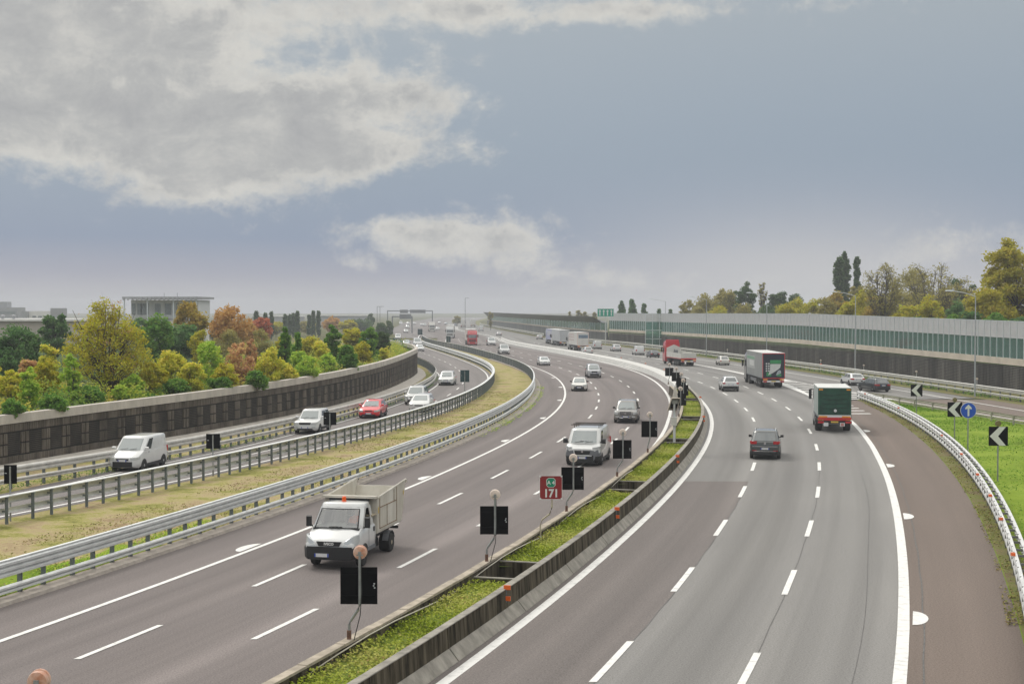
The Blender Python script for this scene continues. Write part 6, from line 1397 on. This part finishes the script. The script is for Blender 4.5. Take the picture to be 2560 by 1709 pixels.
pts=np.stack([xx,yy,2.75+.1*rg.random(n)+d[:,2]*ch[pk]],1)
tag(leafcloud('undergrowth',pts,.085,.75*cc[pk]+.3*rg.random(n),M_mix,None,.6,9),kind='stuff')
def fringe(name,fx,ya,yb,n,wid,h,sz,f,seed,z0=0.0):
    r=np.random.default_rng(seed); yy=ya+(yb-ya)*r.random(n)**1.3; m=np.sin(yy*.35)+np.sin(yy*.9+1)+.8*r.normal(size=n); k=m>-.3; yy=yy[k]; n=len(yy)
    xs=np.array([fx(float(a)) for a in yy])+(wid(yy) if callable(wid) else wid)*(r.random(n)-.5); pts=np.stack([xs,yy,z0+h*r.random(n)**1.6+.02],1)
    tag(leafcloud(name,pts,sz,r.random(n),f,None,1.3,seed),kind='stuff')
off=lambda o,d:(lambda y:P(lambda q:o(q)+d,y).x)
DRYF=leafmat('dry_grass_blades',[(.14,.16,.035),(.26,.26,.07),(.34,.29,.13),(.22,.15,.07)],.15)
fringe('verge_weeds',off(O_GL1,-.5),60,200,12000,1.6,.20,.05,FOL['green'],31)
fringe('verge_weeds',lambda y:GR2x(y)+.2,120,300,11000,1.5,.4,.09,FOL['green'],32)
fringe('verge_grass',off(O_GL3,-3.2),45,160,26000,6.0,.10,.045,DRYF,33)
fringe('verge_grass',off(O_GL3,-1.1),44,60,9000,1.3,.12,.04,FOL['bright'],37)
fringe('verge_weeds',off(O_GL3,.7),100,165,3500,.9,.18,.05,FOL['bright'],34)
fringe('verge_grass',lambda y:(SHx(y)+GR1x(y))/2,40,140,9000,1.2,.09,.045,DRYF,35)
fringe('green_grass',lambda y:(GR1x(y)+.4+K0x(y)-.8)/2,24,141,70000,lambda yy:np.array([K0x(float(a))-GR1x(float(a))-1.4 for a in yy]),.10,.05,leafmat('lush_grass_blades',[(.07,.16,.015),(.14,.28,.03),(.22,.36,.05)],.2),36)
rgk=random.Random(4)
b=MB()
# loose litter
for i,(y,o,l) in enumerate(((48,-17.3,'white litter scrap on the dry grass near the left edge'),(52.5,-18.6,'crumpled paper on the dry grass beside the guardrail posts'),(71,-18.2,'pale litter scrap in the middle of the dry grass strip'),(88,-17.9,'white scrap of rubbish on the grass left of the triple rail'),(112,-18.0,'dark clod on the far grass strip'))):
    bm=bmesh.new(); bmesh.ops.create_icosphere(bm,subdivisions=2,radius=.12)
    for v in bm.verts: v.co*=.6+.7*rgk.random(); v.co.z*=.5
    me=bpy.data.meshes.new('litter'); bm.to_mesh(me); bm.free(); me.materials.append(M_plate if i<4 else M_moss); q=link('litter',me); q.location=P(o,y,.06); tag(q,l,'litter')
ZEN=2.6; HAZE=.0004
# ================================================================ SKY, AIR, SUN
SUN_EL,SUN_AZ=R(48),R(-35)    # azimuth from +y towards +x
w=bpy.data.worlds.new('World'); scene.world=w; w.use_nodes=True; t=w.node_tree; t.nodes.clear()
out=N(t,'OutputWorld'); bg=N(t,'Background')
sky=N(t,'TexSky',_sky_type='NISHITA',_sun_disc=False); sky.sun_elevation=SUN_EL; sky.sun_rotation=SUN_AZ; sky.air_density=1.2; sky.dust_density=3.0; sky.ozone_density=1.5
def M(op,a,b=None,c=None):
    n=t.nodes.new('ShaderNodeMath'); n.operation=op
    for i,x in enumerate((a,b,c)):
        if x is None: continue
        if isinstance(x,(int,float)): n.inputs[i].default_value=x
        else: t.links.new(x,n.inputs[i])
    return n.outputs[0]
tc=N(t,'TexCoord'); sp=N(t,'SeparateXYZ'); t.links.new(tc.outputs['Generated'],sp.inputs[0])
X,Y,Z=sp.outputs
az=M('ARCTAN2',X,Y); el=M('ARCSINE',Z)
cb=N(t,'CombineXYZ'); t.links.new(X,cb.inputs[0]); t.links.new(M('MULTIPLY',Z,1.35),cb.inputs[1]); t.links.new(Y,cb.inputs[2])
def noise(scale,detail,rough,dist=0,loc=(0,0,0),stretch=(1,1,1)):
    mp=N(t,'Mapping'); mp.inputs['Location'].default_value=loc; mp.inputs['Scale'].default_value=stretch; t.links.new(cb.outputs[0],mp.inputs[0])
    n=N(t,'TexNoise',Scale=scale,Detail=detail,Roughness=rough,Distortion=dist); t.links.new(mp.outputs[0],n.inputs['Vector']); return n.outputs[0]
BL=[(-.285,.150,.19,.046,1.0),(-.345,.115,.09,.022,.6),(-.165,.118,.095,.027,.95),(-.105,.106,.045,.014,.7),(-.222,.092,.06,.022,.85),(-.075,.150,.07,.015,.6),(-.20,.208,.34,.020,.7),(.03,.206,.16,.010,.45),
(-.032,.050,.082,.022,1.05),(-.075,.058,.03,.010,.4),(.075,.022,.05,.012,.55),(.31,.048,.09,.024,.5),(-.27,.185,.12,.02,.6),(.20,.02,.10,.012,.5),(-.35,.17,.1,.03,.8)]
den=None
for a,e,ra,re,k in BL:
    d=M('EXPONENT',M('MULTIPLY',M('ADD',M('POWER',M('MULTIPLY',M('SUBTRACT',az,a),1/ra),2),M('POWER',M('MULTIPLY',M('SUBTRACT',el,e),1/re),2)),-1.0))
    den=M('MULTIPLY',d,k) if den is None else M('ADD',den,M('MULTIPLY',d,k))
high=N(t,'MapRange'); high.inputs[1].default_value=.23; high.inputs[2].default_value=.45; t.links.new(el,high.inputs[0])
den=M('ADD',den,M('MULTIPLY',high.outputs[0],1.0))
n1=noise(17,10,.66,.25,(3.1,1.7,0)); n2=noise(60,7,.65,.2,(0,.4,0)); nn=M('ADD',M('MULTIPLY',n1,.72),M('MULTIPLY',n2,.28))
cl=N(t,'MapRange',_interpolation_type='SMOOTHSTEP'); cl.inputs[1].default_value=.50; cl.inputs[2].default_value=.82
dsum=M('ADD',M('MULTIPLY',den,.72),M('MULTIPLY',M('SUBTRACT',nn,.5),2.0)); t.links.new(dsum,cl.inputs[0])
cl.inputs[1].default_value=.21; cl.inputs[2].default_value=.66
# cloud tone: bright edges, grey hearts
n3=noise(21,9,.68,.3,(3.13,1.745,0)); 
core=N(t,'MapRange',_interpolation_type='SMOOTHSTEP'); core.inputs[1].default_value=.50; core.inputs[2].default_value=.95; t.links.new(dsum,core.inputs[0])
tv=M('SUBTRACT',M('ADD',M('MULTIPLY',M('SUBTRACT',n3,.5),M('SUBTRACT',1.5,M('MULTIPLY',high.outputs[0],1.2))),.80),M('MULTIPLY',core.outputs[0],.42))
tone=ramp(t,[(.12,(.40,.40,.405)),(.38,(.48,.48,.47)),(.60,(.59,.58,.55)),(.85,(.67,.655,.61))]); t.links.new(tv,tone.inputs[0])
# clear sky: physical sky softened by pale high haze
hz=ramp(t,[(.0,(.51,.52,.555)),(.03,(.45,.465,.53)),(.05,(.365,.395,.495)),(.10,(.235,.312,.455)),(.206,(.28,.348,.445)),(.40,(.375,.42,.46)),(1,(.50,.54,.56))]); t.links.new(M('MULTIPLY',el,2.0),hz.inputs[0])
sk=N(t,'Mix',_data_type='RGBA',_blend_type='MULTIPLY'); sk.inputs[0].default_value=1; sk.inputs[7].default_value=(.09,.09,.09,1); t.links.new(sky.outputs[0],sk.inputs[6])
m1=N(t,'Mix',_data_type='RGBA'); m1.inputs[0].default_value=.85; t.links.new(sk.outputs[2],m1.inputs[6]); t.links.new(hz.outputs[0],m1.inputs[7])
m2=N(t,'Mix',_data_type='RGBA'); t.links.new(M('MULTIPLY',cl.outputs[0],.92),m2.inputs[0]); t.links.new(m1.outputs[2],m2.inputs[6]); t.links.new(tone.outputs[0],m2.inputs[7])
veil=M('EXPONENT',M('MULTIPLY',M('ADD',M('POWER',M('MULTIPLY',M('SUBTRACT',az,.21),1/.17),2),M('POWER',M('MULTIPLY',M('SUBTRACT',el,.022),1/.05),2)),-1.0))
m3=N(t,'Mix',_data_type='RGBA'); t.links.new(M('MULTIPLY',veil,.85),m3.inputs[0]); t.links.new(m2.outputs[2],m3.inputs[6]); m3.inputs[7].default_value=(.56,.56,.565,1)
# an overcast dome is brightest overhead
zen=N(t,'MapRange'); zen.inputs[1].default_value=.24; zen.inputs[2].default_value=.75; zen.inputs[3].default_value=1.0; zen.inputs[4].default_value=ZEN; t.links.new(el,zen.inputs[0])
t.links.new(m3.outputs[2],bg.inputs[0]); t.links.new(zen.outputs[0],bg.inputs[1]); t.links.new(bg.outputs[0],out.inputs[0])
sl=bpy.data.lights.new('sun','SUN'); sl.energy=1.3; sl.angle=R(14); sl.color=(1,.955,.89); so=bpy.data.objects.new('sun',sl); COL.objects.link(so)
dv=Vector((math.sin(SUN_AZ)*math.cos(SUN_EL),math.cos(SUN_AZ)*math.cos(SUN_EL),math.sin(SUN_EL))); so.rotation_euler=dv.to_track_quat('Z','Y').to_euler(); so.location=dv*300+Vector((0,100,0))
# haze: one closed box of thin even air
b=MB(); b.box((0,1150,13.5),(2600,2700,29.4)); hzo=b.build('haze',[]); 
hm=bpy.data.materials.new('haze_air'); ht=nt(hm); ho=N(ht,'OutputMaterial'); pv=N(ht,'VolumePrincipled'); pv.inputs['Color'].default_value=(.93,.955,1.0,1); pv.inputs['Density'].default_value=HAZE; pv.inputs['Anisotropy'].default_value=.0
ht.links.new(pv.outputs[0],ho.inputs['Volume']); hzo.data.materials.clear(); hzo.data.materials.append(hm); tag(hzo,'thin pale haze lying over the motorway','haze',kind='stuff')
hzo.visible_shadow=True
# ---------------------------------------------------------------- render settings
vs_=scene.view_settings; vs_.view_transform='Standard'; vs_.look='None'; vs_.exposure=0; vs_.gamma=1; scene.display_settings.display_device='sRGB'
cy=scene.cycles; cy.use_denoising=True; cy.max_bounces=8; cy.transparent_max_bounces=24; cy.volume_bounces=0; cy.use_adaptive_sampling=True; cy.adaptive_threshold=.02; cy.caustics_reflective=False; cy.caustics_refractive=False
